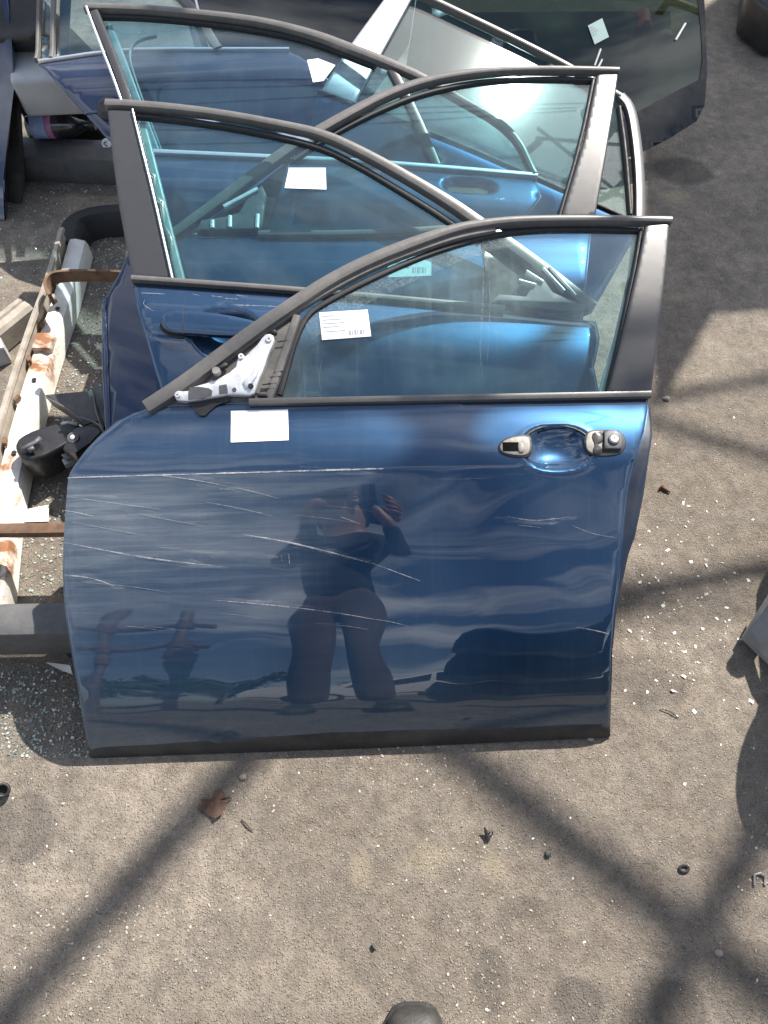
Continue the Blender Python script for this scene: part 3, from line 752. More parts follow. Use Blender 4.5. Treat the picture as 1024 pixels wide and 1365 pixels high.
    tag(sticker('paper_label', S, T([(425, 413), (490, 409), (495, 445), (429, 450)]), root, -.0105, PRINT), 'printed label with small barcode on the glass')
    s6 = 2.438
    def p6(pts): return T([(60 + x / s6, 600 + y / s6) for x, y in pts])
    marks = [(p6([(62, 196), (100, 202), (160, 216)]), .0022), (p6([(75, 152), (220, 172), (380, 193)]), .0014), (p6([(62, 300), (140, 315), (270, 340), (400, 360), (580, 379)]), .0030), (p6([(62, 406), (130, 412), (180, 424), (225, 442)]), .0026),
             (p6([(640, 274), (760, 292), (860, 315), (960, 340), (1060, 368)]), .0032), (p6([(1060, 366), (1130, 392), (1222, 426)]), .0014), (p6([(545, 487), (680, 498), (820, 512), (960, 530), (1060, 548)]), .0024), (p6([(1040, 545), (1120, 556), (1180, 572)]), .001),
             (p6([(330, 78), (460, 92), (590, 116)]), .0014), (p6([(620, 122), (700, 140), (765, 160)]), .0012), (p6([(520, 168), (640, 190), (740, 214)]), .0009), (p6([(80, 232), (240, 262), (330, 278)]), .0009), (p6([(300, 205), (420, 230), (520, 246)]), .0008), (p6([(960, 216), (1024, 240)]), .0012),
             (T([(768, 836), (792, 840), (812, 845)]), .0020), (T([(676, 688), (710, 695), (752, 690)]), .0016), (T([(690, 700), (720, 703)]), .0009), (T([(762, 700), (790, 712), (822, 717)]), .0010), (T([(385, 738), (386, 752)]), .0012), (T([(375, 740), (376, 750)]), .0010)]
    for _ in range(9):
        a, b = random.uniform(.03, .5), random.uniform(.26, .53); l = random.uniform(.03, .14)
        marks.append(([(a, b), (a + l * .5, b - l * .06), (a + l, b - l * .16)], random.uniform(.0002, .0005)))
    ed = [(90, 633), (130, 627), (180, 623), (260, 616), (340, 610), (420, 606), (490, 603)]
    uvs = [(S.uv(*p)[0], .5555) for p in ed]
    for a in np.linspace(uvs[0][0], uvs[-1][0] - .03, 24):
        l = random.uniform(.02, .06); marks.append(([(a, .5555), (a + l / 2, .5562), (a + l, .5555)], random.uniform(.0016, .0034)))
    wide = [(p6([(62, 300), (200, 330), (420, 362), (600, 384)]), .020), (p6([(70, 150), (260, 178), (470, 215), (600, 235)]), .030), (p6([(66, 196), (220, 225), (420, 262)]), .022), (p6([(640, 270), (860, 312), (1060, 362)]), .016),
            (p6([(330, 78), (560, 105), (780, 160)]), .018), (p6([(66, 240), (300, 268), (560, 330), (760, 350)]), .030), (p6([(62, 406), (160, 418), (260, 450)]), .016), (p6([(545, 480), (820, 508), (1060, 545)]), .014), (T([(660, 690), (712, 697), (770, 690)]), .014), (T([(400, 622), (560, 640), (700, 632)]), .012)]
    tag(ribbon_marks('scuff_marks', S, wide, M['scuff'], root, .0003), kind='stuff')
    o = ribbon_marks('scratch_marks', S, marks, M['scratch'], root); o['kind'] = 'stuff'
    dr = []
    for (a, wd) in (([(646, 350), (644, 420), (640, 470), (648, 520)], .003), ([(652, 340), (655, 400), (652, 470), (646, 512)], .0022), ([(628, 316), (640, 326), (652, 338), (648, 350)], .006), ([(620, 330), (636, 336), (650, 334)], .004), ([(430, 540), (424, 500), (430, 470)], .001)):
        dr.append((T(a), wd))
    o = ribbon_marks('dirt_streaks', S, dr, M['drip'], root, -.0113); o['kind'] = 'stuff'
    band = T([(404, 424), (440, 398), (480, 377), (520, 358), (562, 340), (605, 325), (650, 313), (700, 305), (760, 303), (762, 316), (705, 320), (655, 330), (612, 345), (570, 362), (528, 382), (490, 401), (450, 424), (416, 450)])
    tag(plate('dust_band', S, band, M['dustband'], root, -.0112, 0, .015), kind='stuff')
    return S
S1 = door_front()

# ================================================================== second door (right hand, handle still on)
def door_second():
    S = Surf((-.52, .75, .02), -3, -3.2); T = S.tr
    root = thing('car_door', 'dark blue right car door with its bow handle, directly behind the frontmost door', 'car door', S.p(.5, 0), GROUPD)
    q = 3.938
    def hn(pts): return [(160 + x / q, 340 + y / q) for x, y in pts]
    hc = S.uv(*hn([(560, 405)])[0]); hx, hy = .070, .054
    def wf(u, v):
        r = (np.abs((u - hc[0]) / hx) ** 2.4 + np.abs((v - hc[1]) / hy) ** 2.4) ** (1 / 2.4); t = np.clip(1 - r * r, 0, 1)
        return -.030 * t ** .9
    body = T([(177, 374), (430, 392), (672, 414), (795, 428), (800, 450), [.90, .56], [.93, .45], [.94, .25], [.90, .05], [.06, .03], [.075, .3], (222, 545), (208, 500), (194, 450), (183, 410)])
    plate('panel', S, body, M['paint'], root, 0, .0022, .018, .006, wf=wf, lines=[[(u, .555) for u in np.linspace(-.1, 1.1, 40)]], fine=(hc[0] - .08, hc[0] + .08, hc[1] - .055, hc[1] + .055, .006))
    plate('inner_trim', S, [(.10, .12), (.88, .12), (.88, .5), (.8, .62), (.12, .62)], M['trim'], root, -.036, .065, .06, .012)
    glass = T([(176, 150), (235, 150), (330, 162), (425, 184), (478, 212), (528, 241), (600, 285), (640, 310), (700, 352), (775, 410), (700, 412), (430, 390), (228, 374)])
    plate('glass', S, glass, M['glass'], root, -.010, .004, .03)
    moulding('glass_seal', S, T([(180, 151), (235, 156), (330, 170), (427, 192), (480, 219), (530, 249), (600, 293), (640, 322)]), M['seal'], root, .012, .008, -.010)
    moulding('frame_strip', S, T([(142, 141), (176, 142), (235, 147), (300, 155), (376, 169), (432, 181), (487, 207), (538, 235), (605, 275), (645, 304), (710, 350), (790, 412)]), M['rubber'], root, [.020, .020, .019, .018, .018, .020, .022, .023, .026, .028, .03, .03], .015, -.002)
    plate('pillar_cover', S, T([(144, 147), (178, 149), (190, 200), (205, 262), (229, 372), (177, 371), (170, 335), (160, 280), (151, 215)]), M['pillar'], root, .0045, .010, .008, .003)
    moulding('pillar_trim', S, T([(178, 150), (190, 199), (206, 262), (231, 373)]), M['chrome'], root, .0052, .0065, .0045, smooth_it=1)
    moulding('glass_run_channel', S, T([(186, 156), (201, 215), (217, 281), (240, 374)]), M['channel'], root, .018, .004, -.0195, smooth_it=1)
    moulding('belt_strip', S, T([(177, 373), (409, 389), (672, 413)]), M['rubber'], root, .0135, .010, .002)
    # corner plate and bare bracket seen through the glass of the front door
    plate('corner_plate', S, T([(640, 312), (700, 352), (785, 414), (700, 410), (655, 405)]), M['blackplastic'], root, -.006, .005, .03)
    bo = plate('mirror_bracket', S, T([(655, 405), (664, 395), (700, 398), (716, 372), (724, 376), (735, 392), (752, 400), (785, 412), (770, 420), (700, 413)]), M['greyplastic'], root, .012, .014, .015, .003)
    for a, b in (((690, 378), (712, 384)), ((700, 366), (722, 380)), ((722, 362), (750, 392)), ((730, 360), (765, 398))):
        moulding('bracket_rib', S, T([a, b]), M['silver'], bo, .006, .012, .006, smooth_it=0)
    # handle
    g = plate('handle_gasket', S, T(hn(smooth_closed([(208, 366), (228, 322), (270, 304), (340, 304), (350, 440), (300, 438), (245, 420), (214, 394)]))), M['seal'], root, .002, .004, .01, .0015)
    plate('handle_grip', S, T(hn(smooth_closed([(222, 368), (230, 338), (258, 316), (330, 313), (420, 316), (540, 330), (640, 348), (770, 380), (780, 440), (640, 443), (500, 438), (400, 430), (290, 424), (240, 404)]))), M['paint'], root, .0165, .012, .007, .0045)
    plate('handle_seam', S, T(hn([(339, 312), (343, 312), (345, 428), (341, 428)])), M['seal'], root, .0167, .002, .01)
    sticker('paper_label', S, T([(385, 220), (434, 220), (435, 249), (379, 247)]), root, -.0085, PRINT[5:])
    o = ribbon_marks('chip_marks', S, [(T(hn(p)), wd) for p, wd in (([(110, 200), (180, 202), (240, 206)], .0016), ([(480, 215), (540, 222)], .0014), ([(550, 228), (620, 232)], .0018), ([(610, 212), (670, 218)], .001), ([(580, 262), (700, 266), (850, 272)], .0022), ([(130, 235), (120, 262), (180, 296)], .001), ([(380, 205), (420, 214)], .001))], M['scratch'], root); o['kind'] = 'stuff'
    return S
S2 = door_second()

# ================================================================== third in the row: left hand door with wide pillar at right
def door_left_behind():
    S = Surf((-.5, .91, .0), 0, -.5); T = S.tr
    root = thing('car_door', 'left car door with sunlit pillar top, half hidden behind the second door', 'car door', S.p(.5, 0), GROUPD)
    body = T([(226, 316), (510, 315), (745, 294), (792, 290), [.93, .60], [.90, .3], [.88, .04], [.0, .04], [-.02, .3], [-.02, .56]])
    plate('panel', S, body, M['paint'], root, 0, .0022, .022, .006, lines=[[(u, .555) for u in np.linspace(-.1, 1.1, 40)]])
    plate('inner_trim', S, [(.06, .12), (.84, .12), (.84, .6), (.14, .6), (.04, .5)], M['trim'], root, -.012, .07, .06, .012)
    glass = T([(350, 314), (385, 215), (440, 172), (499, 141), (563, 114), (645, 99), (740, 97), (796, 100), (776, 186), (746, 296), (510, 316)])
    plate('glass', S, glass, M['glass'], root, -.010, .004, .03)
    moulding('frame_strip', S, T([(232, 314), (290, 272), (345, 230), (395, 194), (440, 168), (469, 152), (513, 129), (563, 111), (616, 101), (674, 96), (740, 95), (824, 97)]), M['rubber'], root, [.024, .026, .027, .026, .024, .024, .022, .020, .017, .015, .014, .014], .015, -.002)
    moulding('glass_seal', S, T([(390, 211), (440, 178), (499, 147), (563, 121), (645, 104), (740, 102), (793, 104)]), M['seal'], root, .011, .008, -.010)
    moulding('glass_seal', S, T([(792, 104), (775, 187), (745, 292)]), M['seal'], root, .009, .012, -.010, smooth_it=1)
    plate('pillar_cover', S, T([(795, 101), (824, 98), (818, 141), (807, 211), (793, 290), (747, 292), (778, 186)]), M['pillar'], root, .006, .010, .007, .004)
    moulding('belt_strip', S, T([(345, 313), (510, 313), (748, 294)]), M['rubber'], root, .0135, .009, .002)
    plate('corner_plate', S, T([(255, 312), (300, 276), (350, 240), (386, 212), (352, 312)]), M['blackplastic'], root, -.006, .005, .03)
    bo = plate('mirror_bracket', S, T([(262, 310), (270, 296), (300, 292), (320, 286), (330, 268), (350, 250), (356, 262), (350, 308)]), M['greyplastic'], root, .010, .012, .015, .003)
    for a, b in (((285, 298), (285, 308)), ((308, 292), (308, 307)), ((345, 290), (344, 308)), ((300, 280), (345, 256))): moulding('bracket_rib', S, T([a, b]), M['silver'], bo, .010, .010, .006, smooth_it=0)
    sticker('paper_label', S, T([(514, 329), (575, 329), (575, 368), (518, 370)]), root, .0012, PRINT)
    return S
S4 = door_left_behind()

# ================================================================== fourth: rear door with chrome belt and quarter light
def door_rear_chrome():
    S = Surf((-.8, 1.22, .02), -3, -1.4); T = S.tr
    root = thing('car_door', 'dark blue rear car door with chrome belt line and an empty handle recess', 'car door', S.p(.6, 0), GROUPD)
    hc = S.uv(625, 247)
    def wf(u, v):
        r = (np.abs((u - hc[0]) / .066) ** 3 + np.abs((v - hc[1]) / .024) ** 3) ** (1 / 3); t = np.clip((1 - r) / .35, 0, 1); return -.018 * t * t * (3 - 2 * t)
    body = T([(196, 206), (440, 217), (525, 221), (715, 237), (722, 262), [1.10, .55], [.98, .35], [.86, .04], [.20, .03], [.18, .3], [.2, .55]])
    plate('panel', S, body, M['paint'], root, 0, .0022, .02, .006, wf=wf, fine=(hc[0] - .08, hc[0] + .08, hc[1] - .035, hc[1] + .035, .006))
    plate('handle_hole', S, [(hc[0] + .05 * math.cos(t), hc[1] + .015 * math.sin(t)) for t in np.linspace(0, 2 * math.pi, 24)[:-1]], M['seal'], root, -.0165, .002, .02)
    plate('inner_trim', S, [(.26, .12), (.84, .12), (1.0, .56), (1.0, .6), (.28, .6)], M['trim'], root, -.024, .06, .06, .012)
    glass = T([(128, 14), (190, 14), (280, 21), (376, 36), (427, 50), (503, 78), (528, 92), (590, 222), (440, 214), (196, 204)])
    plate('glass', S, glass, M['glass_blue'], root, -.010, .004, .03)
    plate('quarter_glass', S, T([(536, 98), (566, 108), (604, 131), (682, 177), (708, 234), (590, 224)]), M['glass_blue'], root, -.010, .004, .03)
    moulding('frame_strip', S, T([(114, 12), (190, 14), (257, 20), (330, 28), (376, 37), (427, 51), (468, 67), (503, 80), (560, 104), (604, 129), (684, 175), (713, 235)]), M['rubber'], root, [.020, .020, .020, .020, .021, .023, .024, .024, .022, .018, .018, .016], .015, -.002)
    moulding('frame_side', S, T([(117, 14), (134, 60), (152, 105), (168, 150), (190, 206)]), M['chrome'], root, .007, .010, .004, smooth_it=1)
    moulding('frame_side', S, T([(127, 18), (144, 60), (161, 105), (176, 150), (198, 206)]), M['pillar'], root, .022, .010, 0, smooth_it=1)
    moulding('glass_seal', S, T([(134, 19), (190, 20), (280, 28), (376, 43), (427, 57), (500, 86)]), M['seal'], root, .011, .008, -.010)
    moulding('glass_run_channel', S, T([(141, 26), (156, 62), (172, 106), (188, 150), (208, 204)]), M['channel'], root, .020, .004, -.022, smooth_it=1)
    moulding('channel_edge', S, T([(205, 36), (178, 42), (168, 56), (170, 76), (192, 140), (216, 204)]), M['channel'], root, .0045, .004, -.026)
    moulding('quarter_divider', S, T([(522, 93), (552, 150), (582, 221)]), M['pillar'], root, .024, .010, -.004, smooth_it=1)
    moulding('belt_strip', S, T([(198, 204), (440, 215), (525, 220), (716, 236)]), M['chrome'], root, .0135, .008, .002, smooth_it=1)
    sticker('paper_label', S, T([(409, 76), (424, 74), (447, 83), (431, 104), (417, 106)]), root, -.0085)  # outline covers only the sunlit part of the label; shaded rest left out
    return S
S3 = door_rear_chrome()

# ================================================================== fifth: tipped door with pillar paled for sun glint
def door_tipped():
    S = Surf((-.3, 1.50, .12), -17, -15.5, [(0, 40), (.3, 50), (.5, 56), (.55, 66), (.59, 77), (1.3, 78)]); T = S.tr
    root = thing('car_door', 'tipped blue car door with wide silver grey pillar at its left, paled for sun glint', 'car door', S.p(.5, 0), GROUPD)
    body = T([(418, 118), (500, 149), (600, 189), (700, 231), (838, 294), (858, 302), [.78, .5], [.76, .32], [.60, .17], [.02, .02], [-.04, .4]])
    plate('panel', S, body, M['paint'], root, 0, .0022, .024, .006)
    plate('inner_trim', S, [(.06, .10), (.55, .22), (.70, .38), (.70, .48), (.05, .48)], M['trim'], root, -.012, .05, .06, .012)
    glass = T([(470, 138), (508, 72), (552, -6), (600, 14), (680, 52), (757, 92), (828, 135), (846, 290), (700, 229), (560, 172)])
    plate('glass', S, glass, M['glass'], root, -.008, .004, .03)
    plate('pillar_cover', S, T([(515, -4), (553, -8), (510, 70), (472, 142), (428, 123), (468, 60)]), M['pillar_glint'], root, .006, .010, .008, .004)
    moulding('frame_strip', S, T([(514, -12), (553, -8), (600, 14), (680, 52), (757, 91), (826, 131)]), M['rubber'], root, .016, .014, 0)
    moulding('frame_side', S, T([(826, 130), (840, 145), (848, 195), (852, 246), (852, 294)]), M['pillar'], root, .030, .012, 0)
    moulding('glass_seal', S, T([(826, 142), (834, 197), (841, 286)]), M['seal'], root, .010, .012, -.008, smooth_it=1)
    moulding('belt_strip', S, T([(424, 121), (560, 171), (668, 216), (838, 292)]), M['seal'], root, .008, .006, 0, smooth_it=1)
    sticker('paper_label', S, T([(586, 193), (619, 200), (616, 220)]), root, -.0065)
    return S
S5 = door_tipped()

# ================================================================== sixth: rear door at the back left
def door_back():
    S = Surf((-1.3, 1.66, .0), 0, 2.2); T = S.tr
    root = thing('car_door', 'deep blue rear car door with small quarter window, at the back left of the stack', 'car door', S.p(.7, 0), GROUPD)
    body = T([(51, 85), (66, 83), (133, 73), (195, 68), (388, 69), [1.10, .62], [1.24, .48], [1.18, .05], [.74, .05], (192, 236), (140, 182), (95, 132), (60, 92)])
    plate('panel', S, body, M['paint_deep'], root, 0, .002, .024, .006)
    plate('inner_trim', S, [(.72, .12), (1.0, .12), (1.0, .58), (.55, .58)], M['trim'], root, -.012, .06, .06, .012)
    for nm, pl in (('quarter_glass', [(53, 80), (54, 40), (57, -20), (72, -20), (70, 40), (67, 79)]), ('glass', [(72, 78), (74, 40), (76, -20), (222, -20), (262, 20), (290, 66), (195, 67), (133, 72)])):
        plate(nm, S, T(pl), M['glass_blue'], root, -.008, .004, .03)
    moulding('frame_side', S, T([(49, 82), (52, 40), (54, -22)]), M['dustyplastic'], root, .010, .010, 0, smooth_it=0)
    moulding('quarter_divider', S, T([(69, 80), (71, 40), (73, -22)]), M['rubber'], root, .012, .010, 0, smooth_it=0)
    moulding('frame_side', S, T([(222, -22), (262, 18), (292, 68)]), M['rubber'], root, .026, .012, 0)
    moulding('belt_strip', S, T([(52, 83), (66, 81), (133, 71), (195, 66), (386, 67)]), M['chrome'], root, .009, .006, .001, smooth_it=1)
    plate('glass_backing', S, T([(74, 76), (77, -18), (92, -18), (86, 74)]), M['seal'], root, -.016, .003, .05)
    u, v = S.uv(146, 146)
    plate('handle_cap', S, [(u + .032 * math.cos(t), v + .03 * math.sin(t)) for t in np.linspace(0, 2 * math.pi, 20)[:-1]], M['blackplastic'], root, .010, .012, .012, .006)
    moulding('handle_crease', S, T([(112, 152), (128, 149), (160, 152)]), M['paint_deep'], root, .008, .003, 0)
    return S
S7 = door_back()

# ================================================================== blue panel between the doors at left
def fender():
    O = at(150, 600, 0); S = Surf((-.66, .80, 0), -12, 0, [(0, 40), (.3, 55), (1.3, 60)]); T = S.tr
    root = thing('fender_panel', 'plain deep blue body panel standing edge out left of the second door', 'body panel', S.p(.1, 0))
    pl = T([(172, 330), (160, 360), (150, 378), (136, 402), (134, 420), (136, 480), (139, 540), (143, 600)]) + [(.02, .03), (.24, .03)] + T([(230, 560), (215, 400)])
    plate('panel', S, pl, M['paint_deep'], root, 0, .02, .02, .006)
    plate('fold_edge', S, T([(136, 404), (142, 396), (145, 480), (150, 600), (143, 602), (137, 500)]), M['paint_deep'], root, .003, .006, .02, .002)
fender()

# ================================================================== slabs and glass further back
def left_door():
    # stands on edge almost side on to the camera
    b0 = at(24, 290); top = aty(11, -6, b0.y + .28); bk = Vector((-.55, .55, 0)).normalized()
    root = thing('car_door', 'blue car door seen edge on at the far left, standing by itself', 'car door', b0)
    pts = [b0 + Vector((-.03, -.02, 0)), aty(3, 240, b0.y + .03), aty(20, 110, b0.y + .16), aty(14, 40, b0.y + .24), top, top + Vector((-.6, .2, 0)), b0 + Vector((-.7, .1, 0))]
    bm = bmesh.new(); add_prism(bm, pts, (-.004, .05, .008), .006); bm_link('panel', bm, M['paint_deep'], root, True, 40)
    p2 = [b0 + Vector((.0, .06, 0)), aty(22, 130, b0.y + .20), aty(20, 100, b0.y + .24), aty(13, 40, b0.y + .30), top + Vector((-.01, .06, 0)), top + Vector((-.55, .3, 0)), b0 + Vector((-.6, .2, 0))]
    bm = bmesh.new(); add_prism(bm, p2, (-.0, .07, .02), .008); bm_link('inner_trim', bm, M['trim'], root, True, 40)
left_door()

def windscreen():
    S = Surf((at(850, 207).x - .62, at(850, 207).y - .30, .03), 14, 0, [(0, 40), (.5, 48), (1.3, 52)]); T = S.tr
    root = thing('rear_windscreen', 'dark tinted windscreen with black border leaning at the upper right of the stack', 'windscreen', S.p(.6, 0))
    out_ = T([(936, -30), (941, 40), (942, 100), (939, 140), (928, 162), (890, 186), (850, 206), (800, 222), (740, 232), (640, 240), (560, 200), (540, 100), (560, -30)])
    inn = T([(926, -28), (934, 40), (936, 80), (932, 106), (900, 122), (852, 148), (800, 170), (740, 190), (660, 200), (590, 170), (570, 100), (580, -26)])
    plate('glass', S, out_, M['screen'], root, 0, .005, .05)
    plate('border_band', S, out_, M['frit'], root, .0022, .0010, .04, holes=[inn])
    plate('backing_panel', S, T([(930, -20), (935, 80), (850, 170), (740, 190), (600, 170), (580, -20)]), mat_simple('green_grey_backing', (.03, .038, .024), .7, 0, .5, 5), root, -.16, .02, .08)
    tag(sticker('paper_label', S, T([(783, 35), (802, 25), (811, 50), (792, 60)]), root, .0045, PRINT[:4], mat=mat_simple('pale_green_label', (.34, .46, .44), .6, 0, .05, 20)), 'pale green paper label')
    for a in ([(800, 66), (792, 88)], [(802, 80), (796, 92)], [(913, 32), (900, 54)]):
        moulding('glint_clip', S, T(a), M['silver'], root, .006, .004, .003, smooth_it=0)
    for i, (px, py, r) in enumerate(((700, 40, .07), (760, 110, .09), (860, 90, .06), (640, 80, .08), (900, 40, .05))):
        u, v = S.uv(px, py); c = S.p(u, v, -.10); bm = bmesh.new(); add_lathe(bm, [(-r * .5, r * .4), (-r * .2, r), (r * .2, r), (r * .5, r * .4)], c, Vector((random.uniform(-1, 1), random.uniform(-1, 1), .4)), 10)
        bm_link('trim_scrap', bm, M['dustyplastic'], root, True, 40)
    u, v = S.uv(870, 50); bm = bmesh.new(); add_tube(bm, [S.p(u - .05, v - .12, -.06), S.p(u, v, -.05), S.p(u + .02, v + .1, -.07)], [.02, .03, .02], 8)
    bm_link('red_scrap', bm, mat_simple('faded_red', (.35, .06, .05), .6), root, True)
windscreen()

def dark_pane():
    S = Surf((-.75, 2.42, 0), -4, 2, [(0, 40), (.5, 50), (1.3, 56)]); T = S.tr
    root = thing('rear_window', 'dark slate coloured car window behind the chrome trimmed rear door', 'car window', S.p(.6, 0))
    plate('glass', S, T([(240, -40), (560, -40), (545, 60), (480, 150), (330, 160), (282, 110)]), M['glass_dark'], root, 0, .005, .05)
    plate('backing_panel', S, T([(250, -30), (550, -30), (535, 60), (470, 140), (335, 150), (290, 105)]), mat_simple('slate_backing', (.035, .05, .065), .5), root, -.03, .02, .08)
    moulding('edge_trim', S, T([(236, -42), (278, 112), (330, 163)]), M['rubber'], root, .022, .010, 0, smooth_it=1)
    moulding('edge_trim', S, T([(254, -42), (266, 20), (296, 110)]), M['chrome'], root, .008, .006, .005, smooth_it=1)
    moulding('lower_frame', S, T([(330, 163), (480, 153)]), M['pillar'], root, .03, .012, 0, smooth_it=1)
    bm = bmesh.new(); a = S.p(.1, 0); b = S.p(.9, 0)
    for p, u in ((S.p(*S.uv(340, 160), -.02), 0), (S.p(*S.uv(470, 152), -.02), 1)): add_tube(bm, [p, Vector((p.x, p.y + .06, 0))], .012, 8)
    bm_link('support_legs', bm, M['rust'], root, True)
dark_pane()

def back_left_bits():
    # pale bumper piece, black sill beam, bottle
    p = [at(14, 62, .22), at(64, 60, .22), at(96, 116, .2), at(98, 132, .16), at(18, 132, .16)]
    bm = bmesh.new()
    q = [at(10, 62, .36), at(66, 58, .36), at(100, 104, .34), at(12, 108, .34)]
    add_prism(bm, q, (0, .02, -.12), .015, 3)
    o = bm_link('bumper_piece', bm, M['whitebody'], None, True, 45); reframe(o, at(40, 130)); tag(o, 'pale grey bumper corner behind the bottle, at the far left', 'bumper')
    bm = bmesh.new(); q2 = [at(14, 110, .25), at(104, 106, .25), at(120, 128, .2), at(14, 128, .2)]
    add_prism(bm, q2, (0, .05, -.2), .012, 2); o = bm_link('bumper_support', bm, M['blackplastic'], None, True, 45); reframe(o, at(60, 150)); tag(o, 'black plastic block under the pale grey bumper corner', 'car part')
    bm = bmesh.new(); q3 = [at(-20, -10, .5), at(52, -10, .5), at(50, 40, .44), at(46, 58, .40), at(-20, 58, .40)]
    add_prism(bm, q3, (0, .3, -.3), .02, 2); o = bm_link('black_panel', bm, M['blackplastic'], None, True, 45); reframe(o, at(30, 100)); tag(o, 'black plastic panel in the top left corner', 'car part')
    # sill beam
    a, b = at(22, 206, .06), at(175, 212, .06); a.z = b.z = 0
    root = thing('sill_beam', 'long black rubbery sill beam lying on the ground under the bottle', 'car part', (a + b) / 2)
    bm = bmesh.new(); d = (b - a).normalized(); s = Vector((-d.y, d.x, 0))
    sect = [(-.05, 0), (-.062, .05), (-.05, .085), (-.01, .098), (.035, .098), (.06, .08), (.065, 0)]
    add_sweep(bm, [(a + (b - a) * t, s, Vector((0, 0, 1))) for t in np.linspace(0, 1, 12)], sect)
    bm_link('beam', bm, M['bumpergrey'], root, True, 40)
    bm = bmesh.new(); c = at(143, 192, .10); add_lathe(bm, [(0, .016), (.008, .016), (.01, .014), (.01, .008), (.002, .007)], c, (0, -.8, .6), 18); bm_link('bolt_ring', bm, M['silver'], root, True, 40)
    # bottle
    c0, c1 = at(36, 168, .14), at(122, 166, .14); ax = (c1 - c0).normalized(); L = (c1 - c0).length
    root = thing('bottle', 'clear plastic bottle with blue and pink label lying on the black sill beam', 'bottle', (c0 + c1) / 2 - Vector((0, 0, .036)))
    bm = bmesh.new(); add_lathe(bm, [(0, .02), (.006, .034), (.03, .036), (L * .55, .036), (L * .62, .033), (L * .72, .034), (L * .85, .02), (L * .93, .013), (L, .013)], c0, ax, 20); bm_link('body', bm, M['bottle'], root, True, 40)
    bm = bmesh.new(); add_lathe(bm, [(.02, .0368), (.024, .0372), (L * .32, .0372), (L * .325, .0368)], c0, ax, 24); bm_link('label_band', bm, M['blue_label'], root, True, 40)
    bm = bmesh.new(); add_lathe(bm, [(L * .33, .0366), (L * .335, .0372), (L * .42, .0372), (L * .425, .0366)], c0, ax, 24); bm_link('label_band', bm, M['pink_label'], root, True, 40)
    bm = bmesh.new(); add_lathe(bm, [(L * .96, .016), (L * 1.06, .016)], c0, ax, 16); bm_link('cap', bm, M['blackplastic'], root, True, 40)
    # corner of something dark at the upper right
    bm = bmesh.new(); q = [at(990, 14, .10), at(1030, 44, .10), at(1120, 30, .10), at(1080, -60, .10), at(1000, -60, .10)]
    add_prism(bm, q, (0, 0, .16), .03, 3); o = bm_link('bumper_corner', bm, M['blackplastic'], None, True, 45); reframe(o, at(1040, 0)); o.location.z -= .09
    tag(o, 'dark bumper corner poking in at the top right', 'bumper')
back_left_bits()

